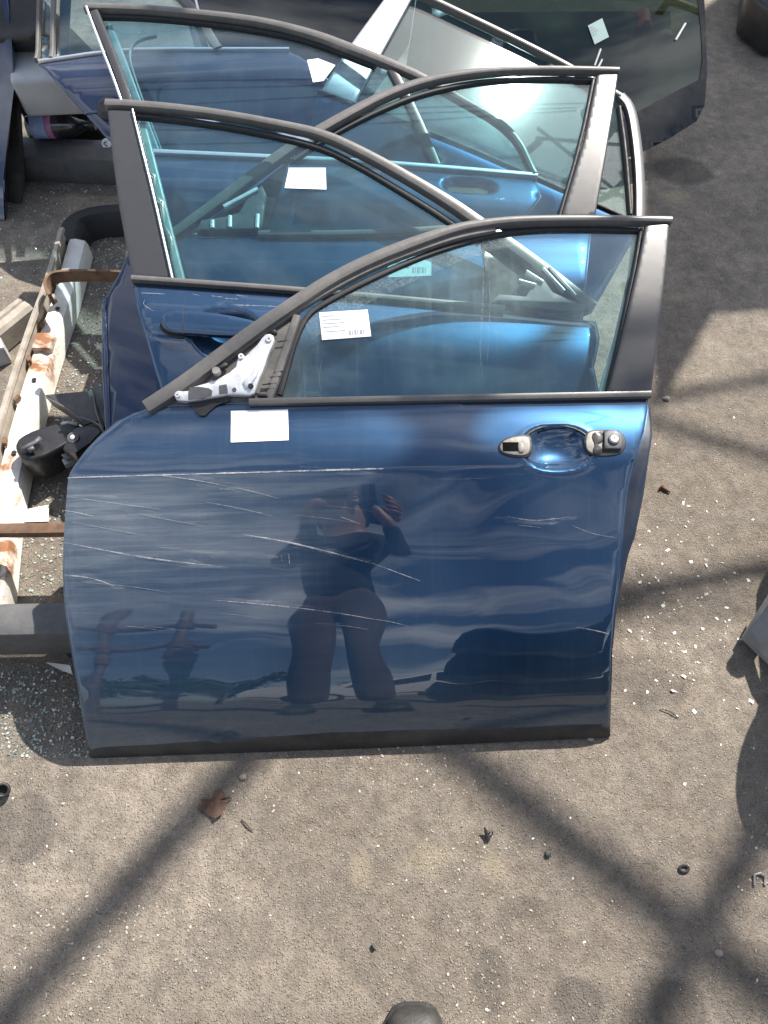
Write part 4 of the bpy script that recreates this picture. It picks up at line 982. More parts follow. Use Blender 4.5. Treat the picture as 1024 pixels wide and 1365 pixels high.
# ================================================================== rusty bumper beam and bits at the left edge
def left_parts():
    root = thing('bumper_beam', 'long white steel bumper beam with rust patches lying along the left edge', 'bumper beam', at(40, 560))
    cl = [(104, 322), (86, 392), (66, 448), (48, 505), (28, 575), (12, 640), (0, 710), (-8, 790), (-14, 830)]
    P = [at(x, y, .06) for x, y in cl]
    P = [Vector(p) for p in P]
    def path(P, n=40):
        A = np.array([tuple(p) for p in P]); t = np.linspace(0, len(P) - 1, n); k = np.arange(len(P))
        B = [Vector([np.interp(x, k, A[:, i]) for i in range(3)]) for x in t]
        for _ in range(3): B = [B[0]] + [(B[i - 1] + B[i] * 2 + B[i + 1]) / 4 for i in range(1, n - 1)] + [B[-1]]
        r = []
        for i in range(n):
            d = (B[min(i + 1, n - 1)] - B[max(i - 1, 0)]).normalized(); s = Vector((-d.y, d.x, 0)).normalized(); r.append((B[i], s, Vector((0, 0, 1))))
        return r
    pa = path(P)
    bm = bmesh.new(); add_sweep(bm, pa, [(.026, -.055), (.026, -.012), (.021, .002), (-.004, .010), (-.022, .008), (-.026, -.002), (-.024, -.02), (.0, -.016), (.018, -.022), (.020, -.055)])
    bm_link('face', bm, M['rustwhite'], root, True, 38)
    bm = bmesh.new(); add_sweep(bm, pa[:38], [(-.026, -.055), (-.036, -.055), (-.040, .035), (-.037, .048), (-.024, .050), (-.022, .042), (-.031, .036), (-.030, -.02)])
    bm_link('flange', bm, M['tan'], root, True, 38)
    for i in (4, 9, 13, 17, 21, 25, 30):
        p, s, u = pa[i]; bm = bmesh.new(); d = s.cross(u)
        add_box(bm, p - s * .021 + Vector((0, 0, .018)), (.010, .004, .006), Matrix.Rotation(math.atan2(d.y, d.x) + random.uniform(-.5, .5), 3, 'Z'), .001)
        bm_link('clip', bm, M['rust'], root)
    for i in (7, 15, 22, 31):
        p, s, u = pa[i]; bm = bmesh.new(); add_lathe(bm, [(0, .006), (.002, .006)], p + Vector((0, 0, .0115)) + s * .003, (0, 0, 1), 14); bm_link('bolt_hole', bm, M['seal'], root)
    p, s, u = pa[11]; d = s.cross(u)
    bm = bmesh.new(); add_box(bm, p + Vector((0, 0, .012)), (.028, .024, .012), Matrix.Rotation(math.atan2(d.y, d.x), 3, 'Z'), .006); bm_link('mount', bm, M['rustwhite'], root, True, 40)
    # brackets
    def bar(pts, z, hgt, th, mat, label, cat):
        A = [at(x, y, z) for x, y in pts]; B = []
        pp = smooth_open([(p.x, p.y) for p in A], 2)
        root2 = thing('bracket_bar', label, cat, (A[0].x, A[0].y, 0))
        pa2 = []
        for i, q in enumerate(pp):
            a, b = Vector(pp[max(0, i - 1)]), Vector(pp[min(len(pp) - 1, i + 1)]); dd = (b - a).normalized(); pa2.append((Vector((q[0], q[1], z)), Vector((-dd.y, dd.x, 0)), Vector((0, 0, 1))))
        bm = bmesh.new(); add_sweep(bm, pa2, [(-th, -hgt), (th, -hgt), (th, 0), (-th, 0)]); bm_link('bar', bm, mat, root2, True, 40)
        p, s, u = pa2[0]; bm = bmesh.new(); add_lathe(bm, [(0, .012), (.006, .012), (.007, .009)], p + Vector((0, 0, -hgt * .5)) - s * th, -s, 14); bm_link('bolt', bm, M['steel'], root2, True, 40)
        bm = bmesh.new(); e = pa2[-1][0]; add_box(bm, e + Vector((0, 0, (-z - hgt) / 2)), (.02, .012, (z - hgt) / 2 if z > hgt else .01), None, .002); bm_link('foot', bm, mat, root2)
    bar([(66, 392), (58, 378), (64, 364), (82, 360), (130, 360), (176, 362)], .155, .035, .004, M['rust'], 'curved rusty flat bar reaching from the bumper beam behind the doors', 'bracket')
    bar([(-20, 704), (30, 704), (84, 703), (100, 703)], .155, .018, .012, M['rust'], 'straight rusty bar crossing the beam towards the front door edge', 'bracket')
    # black foam arch
    root = thing('bumper_foam', 'thin black curved bumper lip arching on the ground behind the beam', 'car part', at(130, 305))
    A = [at(x, y, .05) for x, y in ((92, 330), (98, 304), (110, 294), (135, 288), (175, 286), (230, 286))]
    pp = smooth_open([(p.x, p.y) for p in A], 2); pa2 = []
    for i, q in enumerate(pp):
        a, b = Vector(pp[max(0, i - 1)]), Vector(pp[min(len(pp) - 1, i + 1)]); dd = (b - a).normalized(); pa2.append((Vector((q[0], q[1], 0)), Vector((-dd.y, dd.x, 0)), Vector((0, 0, 1))))
    bm = bmesh.new(); add_sweep(bm, pa2, [(-.035, .0), (-.030, .0), (-.004, .055), (.006, .060), (.022, .058), (.030, .066), (.012, .072), (-.008, .068), (-.018, .055)]); bm_link('foam', bm, M['seal'], root, True, 40)
    # grey rail at the edge and a second pale strip
    root = thing('roof_rail', 'dirty grey rail end at the left edge beside the bumper beam', 'rail', at(10, 430))
    bm = bmesh.new(); a, b = at(32, 402, .07), at(-60, 476, .07); d = (b - a).normalized(); s = Vector((-d.y, d.x, 0))
    add_sweep(bm, [(a + (b - a) * t, s, Vector((0, 0, 1))) for t in (0, .3, .6, 1)], [(-.03, -.065), (.03, -.065), (.03, -.01), (.022, .0), (.004, .004), (0, -.008), (-.006, .004), (-.024, .0), (-.03, -.01)])
    bm_link('rail', bm, M['tan'], root, True, 35)
    bm = bmesh.new(); add_box(bm, at(-4, 466, .03) , (.022, .035, .03), Matrix.Rotation(.5, 3, 'Z'), .008); bm_link('end_block', bm, M['whitebody'], root)
    # pale paper on the ground
    bm = bmesh.new(); q = [at(29, 683), at(68, 677), at(66, 697), at(29, 700)]
    add_prism(bm, [p + Vector((0, 0, .006 + .006 * (i % 2))) for i, p in enumerate(q)], (0, 0, .0012)); o = bm_link('paper_scrap', bm, M['paper']); reframe(o, at(48, 690)); tag(o, 'white paper scrap on the ground by the rusty bar', 'paper')
    # grey bumper bar sticking out from under the front door
    root = thing('bumper_bar', 'dark grey plastic bumper bar sticking out left from behind the front door', 'bumper', at(20, 900))
    h = .16
    y0 = (EYE - h) / math.tan(PITCH + math.atan((850 - 682.5) / FOC))
    bm = bmesh.new(); sect = [(-.030, -.085), (-.034, -.03), (-.024, -.004), (-.010, .002), (.022, .004), (.040, -.004), (.046, -.03), (.044, -.085)]
    xs = [-1.25, -1.0, -.8, -.66, -.60, -.56]
    add_sweep(bm, [(Vector((x, y0 + .03 + .02 * max(0, x + .8), h)), Vector((0, 1, 0)), Vector((0, 0, 1))) for x in xs], sect); bm_link('bar', bm, M['bumpergrey'], root, True, 40)
    bm = bmesh.new(); add_prism(bm, [at(62, 884, .07), at(95, 888, .07), at(98, 900, .05), at(80, 893, .05)], (0, 0, .006), .002); bm_link('torn_edge', bm, M['whitebody'], root)
    for x in (-1.1, -.62):
        bm = bmesh.new(); add_box(bm, (x, y0 + .045, .04), (.03, .02, .04), None, .004); bm_link('mount', bm, M['seal'], root)
left_parts()

def mirror_unit():
    root = thing('wing_mirror', 'broken black wing mirror lying by the front door with its mounting base up', 'wing mirror', at(85, 600))
    z = .07
    # shell: squashed ellipsoid
    c = at(72, 596, .075); e1 = (at(124, 560, .075) - at(28, 610, .075)).normalized(); e2 = Vector((-e1.y, e1.x, 0)); e3 = Vector((0, 0, 1))
    bm = bmesh.new(); bmesh.ops.create_uvsphere(bm, u_segments=28, v_segments=18, radius=1)
    for v in bm.verts:
        x, y, zz = [abs(q) ** .72 * (1 if q > 0 else -1) for q in v.co]; f = 1 - .24 * x; g = min(zz, .55)
        v.co = c + e1 * (x * .076) + e2 * (y * .041 * f) + e3 * (g * .06 * f)
    bm_link('housing', bm, M['blackplastic'], root, True)
    bm = bmesh.new(); add_prism(bm, [at(58, 526, .13), at(124, 520, .13), at(136, 560, .13), at(112, 566, .13), at(92, 548, .13)], (0, .01, -.05), .004); bm_link('base_wedge', bm, mat_simple('brown_black_plastic', (.045, .040, .036), .4, 0, .3, 40, dust=.2), root, True, 40)
    bm = bmesh.new(); add_prism(bm, [at(124, 516, .15), at(142, 512, .15), at(146, 560, .15), at(136, 572, .13)], (0, .01, -.10), .004); bm_link('base_side', bm, M['blackplastic'], root, True, 40)
    bm = bmesh.new(); add_prism(bm, [at(82, 598, .135), at(98, 570, .135), at(128, 562, .135), at(138, 572, .135), at(120, 590, .135), at(100, 604, .135)], (0, 0, -.06), .008); bm_link('pivot_block', bm, M['blackplastic'], root, True, 40)
    p = at(98, 584, .136); bm = bmesh.new(); add_lathe(bm, [(0, .013), (.004, .013), (.005, .011), (.005, .008), (.002, .0075)], p, (0, -.3, 1), 22); bm_link('bolt_ring', bm, M['greyplastic'], root, True, 40)
    bm = bmesh.new(); add_lathe(bm, [(0, .006), (.005, .006), (.007, .003)], p + Vector((0, 0, .001)), (0, -.3, 1), 16); bm_link('bolt_head', bm, M['silver'], root, True, 40)
    bm = bmesh.new(); add_prism(bm, [at(81, 606, .11), at(124, 590, .12), at(127, 596, .12), at(88, 612, .11)], (0, 0, -.02), .003); bm_link('grey_bar', bm, M['greyplastic'], root, True, 40)
    bm = bmesh.new(); add_prism(bm, [at(82, 612, .10), at(98, 606, .10), at(101, 612, .10), at(86, 620, .10)], (0, 0, -.015), .002); bm_link('tab', bm, M['platelight'], root)
    for a in ([(30, 600), (40, 594), (48, 590), (54, 584)], [(38, 601), (46, 597)]):
        bm = bmesh.new(); add_tube(bm, [at(x, y, .125) for x, y in a], .006, 8); bm_link('glint_rib', bm, M['greyplastic'], root, True)
    for a in ([(104, 556), (120, 560), (132, 566), (138, 576)], [(124, 522), (128, 548), (134, 566), (140, 578)], [(62, 530), (90, 545), (110, 562)]):
        bm = bmesh.new(); A = [at(x, y, .14) for x, y in a]; add_tube(bm, A, .0022, 6); bm_link('wire', bm, M['dustyplastic'], root, True)
    bm = bmesh.new(); add_tube(bm, [at(82, 566, .12), at(92, 563, .125), at(104, 566, .125)], .004, 8); bm_link('rim_highlight', bm, M['platelight'], root, True)  # highlight on the rim modelled as a pale grey tube
mirror_unit()

# ================================================================== right edge: grey panel and an unseen bumper cover shaped to throw the round shadow
def right_parts():
    bm = bmesh.new(); z = .16
    q = [at(990, 848, .03), at(1010, 866, .04), at(1032, 888, .06), at(1130, 850, z + .02), at(1100, 740, z + .05), at(1026, 790, .07)]
    add_prism(bm, q, (0, 0, -.012), .004); root = thing('grey_panel', 'smooth light grey panel corner jutting in at the right edge', 'car part', at(1060, 880))
    bm_link('panel', bm, M['platelight'], root, True, 40)
    bm = bmesh.new()
    for p in q[3:5]: add_tube(bm, [Vector((p.x - .03, p.y - .02, p.z - .01)), Vector((p.x, p.y, 0))], .02, 8)
    bm_link('props', bm, M['seal'], root, True)
    root = thing('bumper_cover', 'unseen big black bumper cover past the right edge, shaped to throw the round shadow', 'bumper', (1.0, .55, 0))
    bm = bmesh.new(); pts = []
    zt = .34; off = SUN * (zt / SUN.z)
    gsh = [(1060, 740), (1010, 770), (1006, 830), (1017, 935), (990, 985), (979, 1040), (984, 1090), (1002, 1122), (1034, 1140), (1130, 1150)]
    A = [at(x, y) + Vector((off.x, off.y, zt)) for x, y in gsh]
    A = [Vector((q[0], q[1], zt)) for q in smooth_open([(p.x, p.y) for p in A], 2)]
    bmA = [bm.verts.new(p) for p in A]; bmB = [bm.verts.new((p.x + .06, p.y + .02, .0)) for p in A]
    for i in range(len(A) - 1): bm.faces.new([bmA[i], bmA[i + 1], bmB[i + 1], bmB[i]])
    c = [bm.verts.new((p.x + .35, p.y + .02, zt + .01)) for p in A]
    for i in range(len(A) - 1): bm.faces.new([bmA[i], c[i], c[i + 1], bmA[i + 1]])
    bmesh.ops.solidify(bm, geom=list(bm.faces), thickness=.012); bm_link('skin', bm, M['blackplastic'], root, True, 40)
right_parts()

# ================================================================== overhead steel frame: its bars throw the crossing shadows
def overhead():
    root = thing('roof_frame', 'open steel pipe roof frame overhead that throws the crossing bar shadows', 'frame', (1.8, 2.6, 0))
    def up(px, py, z): p = at(px, py); return Vector((p.x + SUN.x / SUN.z * z, p.y + SUN.y / SUN.z * z, z))
    z = 4.8
    for (a, b, r) in (((-120, 1490), (420, 915), .034), ((480, 905), (1090, 1375), .033), ((860, 1375), (1090, 965), .034), ((800, 806), (1100, 738), .022), ((850, 556), (1100, 632), .017), ((850, 536), (1100, 490), .017)):
        A, B = up(*a, z), up(*b, z); d = (B - A).normalized()
        tube('bar', [A - d * .25, B + d * .9], r, M['pipe'], root, 12)
    # unseen added sheet, cut to the shade outline at the far right
    z2 = 3.0
    pts = [up(*p, z2) for p in ((878, 545), (893, 520), (955, 414), (1100, 408), (1250, 380), (1180, -40), (1000, -40), (880, 60), (858, 170), (862, 300), (868, 420))]
    bm = bmesh.new(); add_prism(bm, pts, (0, 0, .02)); bm_link('shade_sheet', bm, M['shadesheet'], root)
    pts2 = [up(*p, z2) for p in ((-120, 180), (160, 180), (190, 300), (136, 424), (108, 408), (62, 332), (0, 326), (-120, 345))]  # second added sheet out of view, cut to the shade outline at left
    bm = bmesh.new(); add_prism(bm, pts2, (0, 0, .02)); bm_link('shade_sheet', bm, M['shadesheet'], root)
    hi = max(p.x for p in pts)
    tube('post', [Vector((hi + .3, 8.5, 0)), Vector((hi + .3, 8.5, 4.85))], .05, M['pipe'], root); tube('post', [Vector((hi + .3, 1.6, 0)), Vector((hi + .3, 1.6, 4.85))], .05, M['pipe'], root)
    tube('bar', [Vector((hi + .3, 1.4, 4.84)), Vector((hi + .3, 8.6, 4.84))], .04, M['pipe'], root)
    tube('bar', [Vector((-1.2, 6.2, 4.86)), Vector((hi + .4, 6.2, 4.86))], .03, M['pipe'], root)
    # overhead wires that draw the thin dark lines in the panes
    w = thing('overhead_wire', 'thin dark cables strung overhead from a bracket arm', 'cable', (0, 3, 4))
    for (a, b) in (((-6, 3.0, 5.2), (4, 4.4, 5.6)), ((-6, 3.2, 5.2), (4, 4.4, 5.5)), ((-6, 2.4, 5.0), (4, 4.4, 5.4))):
        A, B = Vector(a), Vector(b); tube('wire', [A.lerp(B, t) - Vector((0, 0, .25 * math.sin(math.pi * t))) for t in np.linspace(0, 1, 14)], .011, M['seal'], w, 6)
overhead()

# ================================================================== things lying about
def small_things():
    # dry leaf
    c = at(287, 1073); k = 1.42e-3
    pts = [(263, 1079), (272, 1072), (268, 1067), (283, 1066), (288, 1056), (294, 1051), (297, 1058), (300, 1065), (309, 1064), (304, 1071), (300, 1078), (297, 1087), (288, 1093), (280, 1088)]
    P = [at(x, y) for x, y in pts]; cc = sum(P, Vector()) / len(P)
    bm = bmesh.new(); cv = bm.verts.new(cc + Vector((0, 0, .012)))
    ri = [bm.verts.new(p + Vector((0, 0, .004 + .010 * ((i * 7) % 5) / 5))) for i, p in enumerate(P)]
    md = [bm.verts.new((p + cc) / 2 + Vector((0, 0, .006 + .006 * ((i * 3) % 4) / 4))) for i, p in enumerate(P)]
    n = len(P)
    for i in range(n):
        j = (i + 1) % n; bm.faces.new([ri[i], ri[j], md[j], md[i]]); bm.faces.new([md[i], md[j], cv])
    bmesh.ops.solidify(bm, geom=list(bm.faces), thickness=.0007)
    root = thing('dry_leaf', 'curled dry brown leaf on the asphalt in front of the door', 'leaf', cc); bm_link('blade', bm, M['leaf'], root, True, 60)
    tube('stalk', [at(300, 1068, .008), at(304, 1062, .009), at(309, 1064, .006)], .0012, M['twig'], root, 6)
    def small(name, label, cat, fn, pos):
        bm = bmesh.new(); mt = fn(bm); o = bm_link(name, bm, mt, None, True, 40); reframe(o, pos); tag(o, label, cat)
    def screw(bm):
        a, b = at(881, 648, .006), at(894, 656, .005); d = b - a; add_lathe(bm, [(0, .009), (.004, .009), (.005, .0045), (d.length * .55, .0045), (d.length, .002)], a, d, 12); return M['rust']
    small('screw', 'rusty screw on the ground right of the door edge', 'screw', screw, at(887, 652))
    def cap(bm):
        add_lathe(bm, [(0, .012), (.012, .0135), (.02, .0125), (.021, .0105), (.020, .0085), (.006, .008)], at(5, 1053, .006), (.35, -.25, 1), 22); return M['seal']
    small('rubber_bush', 'black rubber bush at the left edge of the asphalt', 'rubber ring', cap, at(6, 1052))
    def clip(bm):
        A = [at(646, 1103, .016), at(649, 1112, .008), at(651, 1119, .004)]; add_tube(bm, A, [.0015, .004, .005], 8); add_tube(bm, [at(650, 1116, .006), at(653, 1109, .012), at(657, 1108, .012), at(656, 1113, .008), at(651, 1117, .005)], .0016, 6); return M['seal']
    small('trim_clip', 'small black trim clip with a loop, mid foreground', 'clip', clip, at(650, 1115))
    def ring(bm):
        A = [at(912 + 6 * math.cos(t), 1158 + 4.5 * math.sin(t), .003) for t in np.linspace(0, 6.28, 14)]; add_tube(bm, A, .0028, 6); return M['seal']
    small('plastic_ring', 'small dark plastic ring at the right of the foreground', 'ring', ring, at(912, 1158))
    def stub(bm): add_tube(bm, [at(496, 1259, .005), at(500, 1265, .004)], [.003, .004], 8); return M['seal']
    small('plastic_stub', 'tiny black plastic stub near the bottom centre', 'scrap', stub, at(498, 1262))
    def wirec(bm):
        add_tube(bm, [at(1006, 1180, .004), at(1006, 1166, .005), at(1014, 1164, .005), at(1020, 1168, .004), at(1020, 1180, .003)], .0024, 6); return M['steel']
    small('wire_hook', 'bent wire hook at the right edge of the foreground', 'hook', wirec, at(1012, 1172))
    def twig(bm): add_tube(bm, [at(322, 1092, .004), at(330, 1100, .006), at(337, 1108, .003)], [.0012, .0016, .001], 6); return M['twig']
    small('twig', 'short thin twig beside the dry leaf', 'twig', twig, at(330, 1100))
    def twig2(bm): add_tube(bm, [at(880, 945, .003), at(893, 948, .005), at(905, 957, .003)], [.001, .0012, .0008], 6); return M['twig']
    small('twig', 'thin dark twig on the asphalt right of the door bottom', 'twig', twig2, at(893, 950))
    def nut(bm): add_lathe(bm, [(0, .006), (.005, .006), (.0055, .005)], at(730, 1139, .001), (.1, 0, 1), 6); return M['seal']
    small('nut', 'small dark nut lying in the right bar shadow', 'nut', nut, at(730, 1139))
    def pebble(px, py, r, label):
        bm = bmesh.new(); bmesh.ops.create_icosphere(bm, subdivisions=2, radius=1)
        p = at(px, py)
        for v in bm.verts: v.co = p + Vector((v.co.x * r * 1.2, v.co.y * r, max(-.2, v.co.z) * r * .8 + r * .3)) + Vector([random.uniform(-.12, .12) * r for _ in range(3)])
        o = bm_link('stone', bm, M['pebble'], None, True, 30); reframe(o, p); tag(o, label, 'stone')
    pebble(787, 985, .0055, 'pale pebble touching the bottom right corner of the front door')
    pebble(324, 1036, .0065, 'dark rounded pebble above the dry leaf'); pebble(958, 1271, .006, 'grey pebble at the lower right of the foreground')
    pebble(888, 532, .008, 'brown stone right of the front door pillar')
small_things()

# ---- loose grit, chips and crumbs of glass: nobody could count them
def scatter(name, mat, n, fn, rmin, rmax, shape, label, flat=.7, powr=2.2):
    ico = bmesh.new()
    if shape == 'pebble': bmesh.ops.create_icosphere(ico, subdivisions=1, radius=1)
    else: bmesh.ops.create_cube(ico, size=1.6)
    ico.verts.ensure_lookup_table(); bv = np.array([tuple(v.co) for v in ico.verts]); bf = [[v.index for v in f.verts] for f in ico.faces]; ico.free()
    nv = len(bv); V = []; F = []; cnt = 0
    while cnt < n:
        p = fn()
        if p is None: continue
        r = rmin + (rmax - rmin) * (random.random() ** powr)
        a, b, c = random.uniform(0, 6.28), random.uniform(-.5, .5), random.uniform(-.5, .5)
        Rm = np.array(Matrix.Rotation(a, 3, 'Z') @ Matrix.Rotation(b, 3, 'X') @ Matrix.Rotation(c, 3, 'Y'))
        s = np.array([r * random.uniform(.8, 1.5), r * random.uniform(.6, 1.0), r * flat * random.uniform(.6, 1.0)])
        q = (bv * rng.uniform(.45 if shape == 'cube' else .55, 1.2, (nv, 3)) * s) @ Rm.T + np.array([p[0], p[1], r * flat * .45])
        V.append(q); o = cnt * nv; F += [tuple(i + o for i in f) for f in bf]; cnt += 1
    me = mesh_from(name, np.concatenate(V).tolist(), F); o = link(name, me, mat, None, False); o['kind'] = 'stuff'; o['label'] = label; return o
def area(x0, x1, y0, y1, z=0):
    def f():
        px, py = random.uniform(x0, x1), random.uniform(y0, y1); p = at(px, py); return (p.x, p.y)
    return f
def everywhere():
    p = at(random.uniform(-160, 1180), random.uniform(-20, 1420))
    return (p.x, p.y)
from mathutils import noise as mnoise
def drifts():
    while True:
        x, y = everywhere(); v = mnoise.noise(Vector((x * 3.1, y * 3.1, 0))) + .6 * mnoise.noise(Vector((x * 11, y * 11, 3)))
        if random.random() < max(.04, min(1, .22 + 1.2 * v)): return (x, y)
scatter('gravel', M['pebble'], 24000, drifts, .0004, .0034, 'pebble', 'fine loose grit strewn over the asphalt', .5, 6.0)
def chips():
    while True:
        px, py = random.gauss(905, 55), random.gauss(790, 90)
        if px > 835 - (py - 700) * .1 and px < 1060: p = at(px, py); return (p.x, p.y)
scatter('pale_chips', M['chip'], 200, chips, .0007, .0058, 'cube', 'pale broken chips on the asphalt right of the front door', .35, 2.4)
scatter('pale_chips', M['chip'], 240, drifts, .0008, .0030, 'cube', 'pale chips strewn thinly over the yard', .4, 2.5)
def crumbs():
    while True:
        r = random.random()
        if r < .5: px, py = random.uniform(60, 210), random.uniform(330, 620)
        elif r < .72: px, py = random.uniform(-80, 180), random.uniform(215, 380)
        elif r < .86: px, py = random.uniform(-30, 110), random.uniform(600, 800)
        else: px, py = random.uniform(-60, 125), random.uniform(885, 1010)
        p = at(px, py); return (p.x, p.y)
scatter('glass_crumbs', M['shard'], 8500, crumbs, .0007, .0036, 'cube', 'crumbs of broken greenish safety glass on the asphalt at left', .7, 1.8)

# ================================================================== the photographer (shoe tip in frame, body seen mirrored in the door)
def skin_mesh(name, joints, edges, mat, parent, root_i=0, sub=2):
    me = bpy.data.meshes.new(name); me.from_pydata([j[0] for j in joints], edges, []); o = bpy.data.objects.new(name, me); COL.objects.link(o)
    sk = o.modifiers.new('skin', 'SKIN'); sk.use_smooth_shade = True
    for i, j in enumerate(joints):
        d = me.skin_vertices[0].data[i]; r = j[1]; d.radius = r if isinstance(r, tuple) else (r, r); d.use_root = (i == root_i)
    ss = o.modifiers.new('sub', 'SUBSURF'); ss.levels = sub; ss.render_levels = sub
    dg = bpy.context.evaluated_depsgraph_get(); ev = o.evaluated_get(dg); m2 = bpy.data.meshes.new_from_object(ev)
    bpy.data.objects.remove(o); bpy.data.meshes.remove(me)
    return link(name, m2, mat, parent, True)
def person():
    root = thing('person', 'person in dark jacket and brown trousers taking the picture, shoe tip at the bottom edge', 'person', (.0, -.25, 0))
    X = -.10; Y = -.30
    J = [((X, Y, .98), .05), ((X, Y, 1.20), .07), ((X, Y + .01, 1.38), .09), ((X, Y + .03, 1.50), .05), ((X, Y + .06, 1.60), .075), ((X, Y + .07, 1.70), .088),
         ((X - .16, Y, 1.42), .055), ((X - .19, Y + .08, 1.20), .045), ((X - .10, Y + .25, 1.38), .032), ((X - .045, Y + .275, 1.44), .026),
         ((X + .16, Y, 1.42), .055), ((X + .21, Y + .08, 1.20), .045), ((X + .17, Y + .25, 1.38), .032), ((X + .12, Y + .275, 1.44), .026),
         ((X - .070, Y, .78), .034), ((X - .065, Y + .05, .48), .030), ((X - .085, Y - .02, .10), .026),
         ((X + .070, Y, .78), .034), ((X + .080, Y + .06, .48), .030), ((X + .125, Y + .02, .10), .026)]
    Ed = [(0, 1), (1, 2), (2, 3), (3, 4), (4, 5), (2, 6), (6, 7), (7, 8), (8, 9), (2, 10), (10, 11), (11, 12), (12, 13), (0, 14), (14, 15), (15, 16), (0, 17), (17, 18), (18, 19)]
    skin_mesh('body', J, Ed, M['skin'], root)
    g = 1.16
    jj = [((X, Y, .84), (.125, .10)), ((X, Y, 1.0), (.122, .105)), ((X, Y, 1.20), (.130, .112)), (J[2][0], .125), ((X, Y + .02, 1.46), .08)] + [(J[i][0], J[i][1] * 1.25) for i in (6, 7, 8)] + [(J[i][0], J[i][1] * 1.25) for i in (10, 11, 12)]
    skin_mesh('jacket', jj, [(0, 1), (1, 2), (2, 3), (3, 4), (3, 5), (5, 6), (6, 7), (3, 8), (8, 9), (9, 10)], M['jacket'], root)
    tj = [((X, Y, 1.0), .10), ((X, Y, .90), (.115, .095))] + [((X + sx * .075, Y, .78), .074) for sx in (-1, 1)] + [((X - .065, Y + .05, .48), .056), ((X + .080, Y + .06, .48), .056), ((X - .085, Y - .02, .07), .054), ((X + .125, Y + .02, .07), .054)]
    skin_mesh('trousers', tj, [(0, 1), (1, 2), (1, 3), (2, 4), (3, 5), (4, 6), (5, 7)], M['trousers'], root)
    # hair cap and face features
    bm = bmesh.new(); bmesh.ops.create_uvsphere(bm, u_segments=20, v_segments=14, radius=1)
    for v in bm.verts: v.co = Vector((X + v.co.x * .098, Y + .045 + v.co.y * .112, 1.70 + (v.co.z * .105 if v.co.z > -.2 else -.03 + v.co.z * .05)))
    bm_link('hair', bm, M['hair'], root, True)
    bm = bmesh.new(); add_tube(bm, [(X, Y + .155, 1.70), (X, Y + .178, 1.665), (X, Y + .155, 1.655)], [.009, .013, .008], 8); bm_link('nose', bm, M['skin'], root, True)
    for sx in (-1, 1):
        bm = bmesh.new(); bmesh.ops.create_uvsphere(bm, u_segments=10, v_segments=8, radius=.011, matrix=Matrix.Translation((X + sx * .033, Y + .150, 1.695))); bm_link('eye', bm, M['seal'], root, True)
        # hand: palm and five bent fingers round the phone edge
        px = sx * .082 + .01; pc = Vector((px, -.045, 1.475))
        bm = bmesh.new(); bmesh.ops.create_uvsphere(bm, u_segments=12, v_segments=8, radius=1)
        for v in bm.verts: v.co = pc + Vector((v.co.x * .018 + sx * .012, v.co.y * .020 - .02, v.co.z * .045 - .012))
        for f in range(4):
            b = pc + Vector((sx * .012, -.012, .028 - f * .02)); L = (.9, 1, .95, .78)[f]
            add_tube(bm, [b, b + Vector((sx * .006, .016 * L, .004)), b + Vector((-sx * .010, .028 * L, .006)), b + Vector((-sx * .034 * L, .030 * L, .006))], [.0095, .009, .0082, .007], 8)
        b = pc + Vector((sx * .006, -.03, .02)); add_tube(bm, [b, b + Vector((-sx * .012, -.012, .018)), b + Vector((-sx * .034, -.008, .034))], [.012, .010, .008], 8)
        bm_link('hand', bm, M['skin'], root, True)
    for cx, toe in ((.048, .012), (-.20, -.10)):
        rows = [(-.30, .030, .02, .075), (-.27, .036, .0, .085), (-.20, .038, .0, .095), (-.13, .043, .0, .085), (-.08, .050, .0, .068), (-.045, .052, .0, .058), (-.018, .046, .0, .050), (-.006, .034, .002, .040), (0, .014, .006, .026)]
        rows = [(y, hw * .88, a, b) for y, hw, a, b in rows]
        bm = bmesh.new(); rings = []
        for (y, hw, z0, z1) in rows:
            rr = []
            for kk in range(16):
                t = kk / 16 * 2 * math.pi; ca, sa = math.cos(t), math.sin(t)
                rr.append(bm.verts.new((cx + hw * abs(ca) ** .75 * (1 if ca > 0 else -1), toe + y, (z0 + .012 + z1) / 2 + (z1 - z0 - .012) / 2 * abs(sa) ** .8 * (1 if sa > 0 else -1))))
            rings.append(rr)
        for i in range(len(rings) - 1):
            for kk in range(16): bm.faces.new([rings[i][kk], rings[i][(kk + 1) % 16], rings[i + 1][(kk + 1) % 16], rings[i + 1][kk]])
        bm.faces.new(list(reversed(rings[0]))); bm.faces.new(rings[-1])
        sh = bm_link('shoe', bm, M['shoe'], root, True, 60)
        for yy, hw2, zz in ((-.052, .0462, .060), (-.056, .0466, .0615)):
            tube('toe_seam', [(cx + hw2 * .93 * math.sin(a), toe + yy - .012 * (1 - math.cos(a)), .022 + (zz - .022) * math.cos(a) ** .8 + .0004) for a in np.linspace(-1.35, 1.35, 15)], .0011, M['sole'], root, 6)
        bm = bmesh.new(); ol = [(cx + s * (hw + .004), toe + y + (.005 if y > -.01 else 0)) for s, rs in ((1, rows), (-1, rows[::-1])) for (y, hw, a, b) in rs]
        add_prism(bm, [(x, y, .0) for x, y in ol], (0, 0, .018), .003); so = bm_link('sole', bm, M['sole'], root, True, 40)
    # phone held right behind the lens
    ph = thing('phone', 'black phone held upright in both hands', 'phone', (0.0, -.03, 1.48))
    rot = Matrix.Rotation(R(90) - PITCH, 3, 'X'); nb = Vector((0, -math.cos(PITCH), math.sin(PITCH)))
    bm = bmesh.new(); add_box(bm, Vector((.01, 0, EYE)) + nb * .012 - Vector(UPV) * .055, (.036, .075, .004), rot, .003); bm_link('case', bm, M['blackplastic'], ph, True, 40)
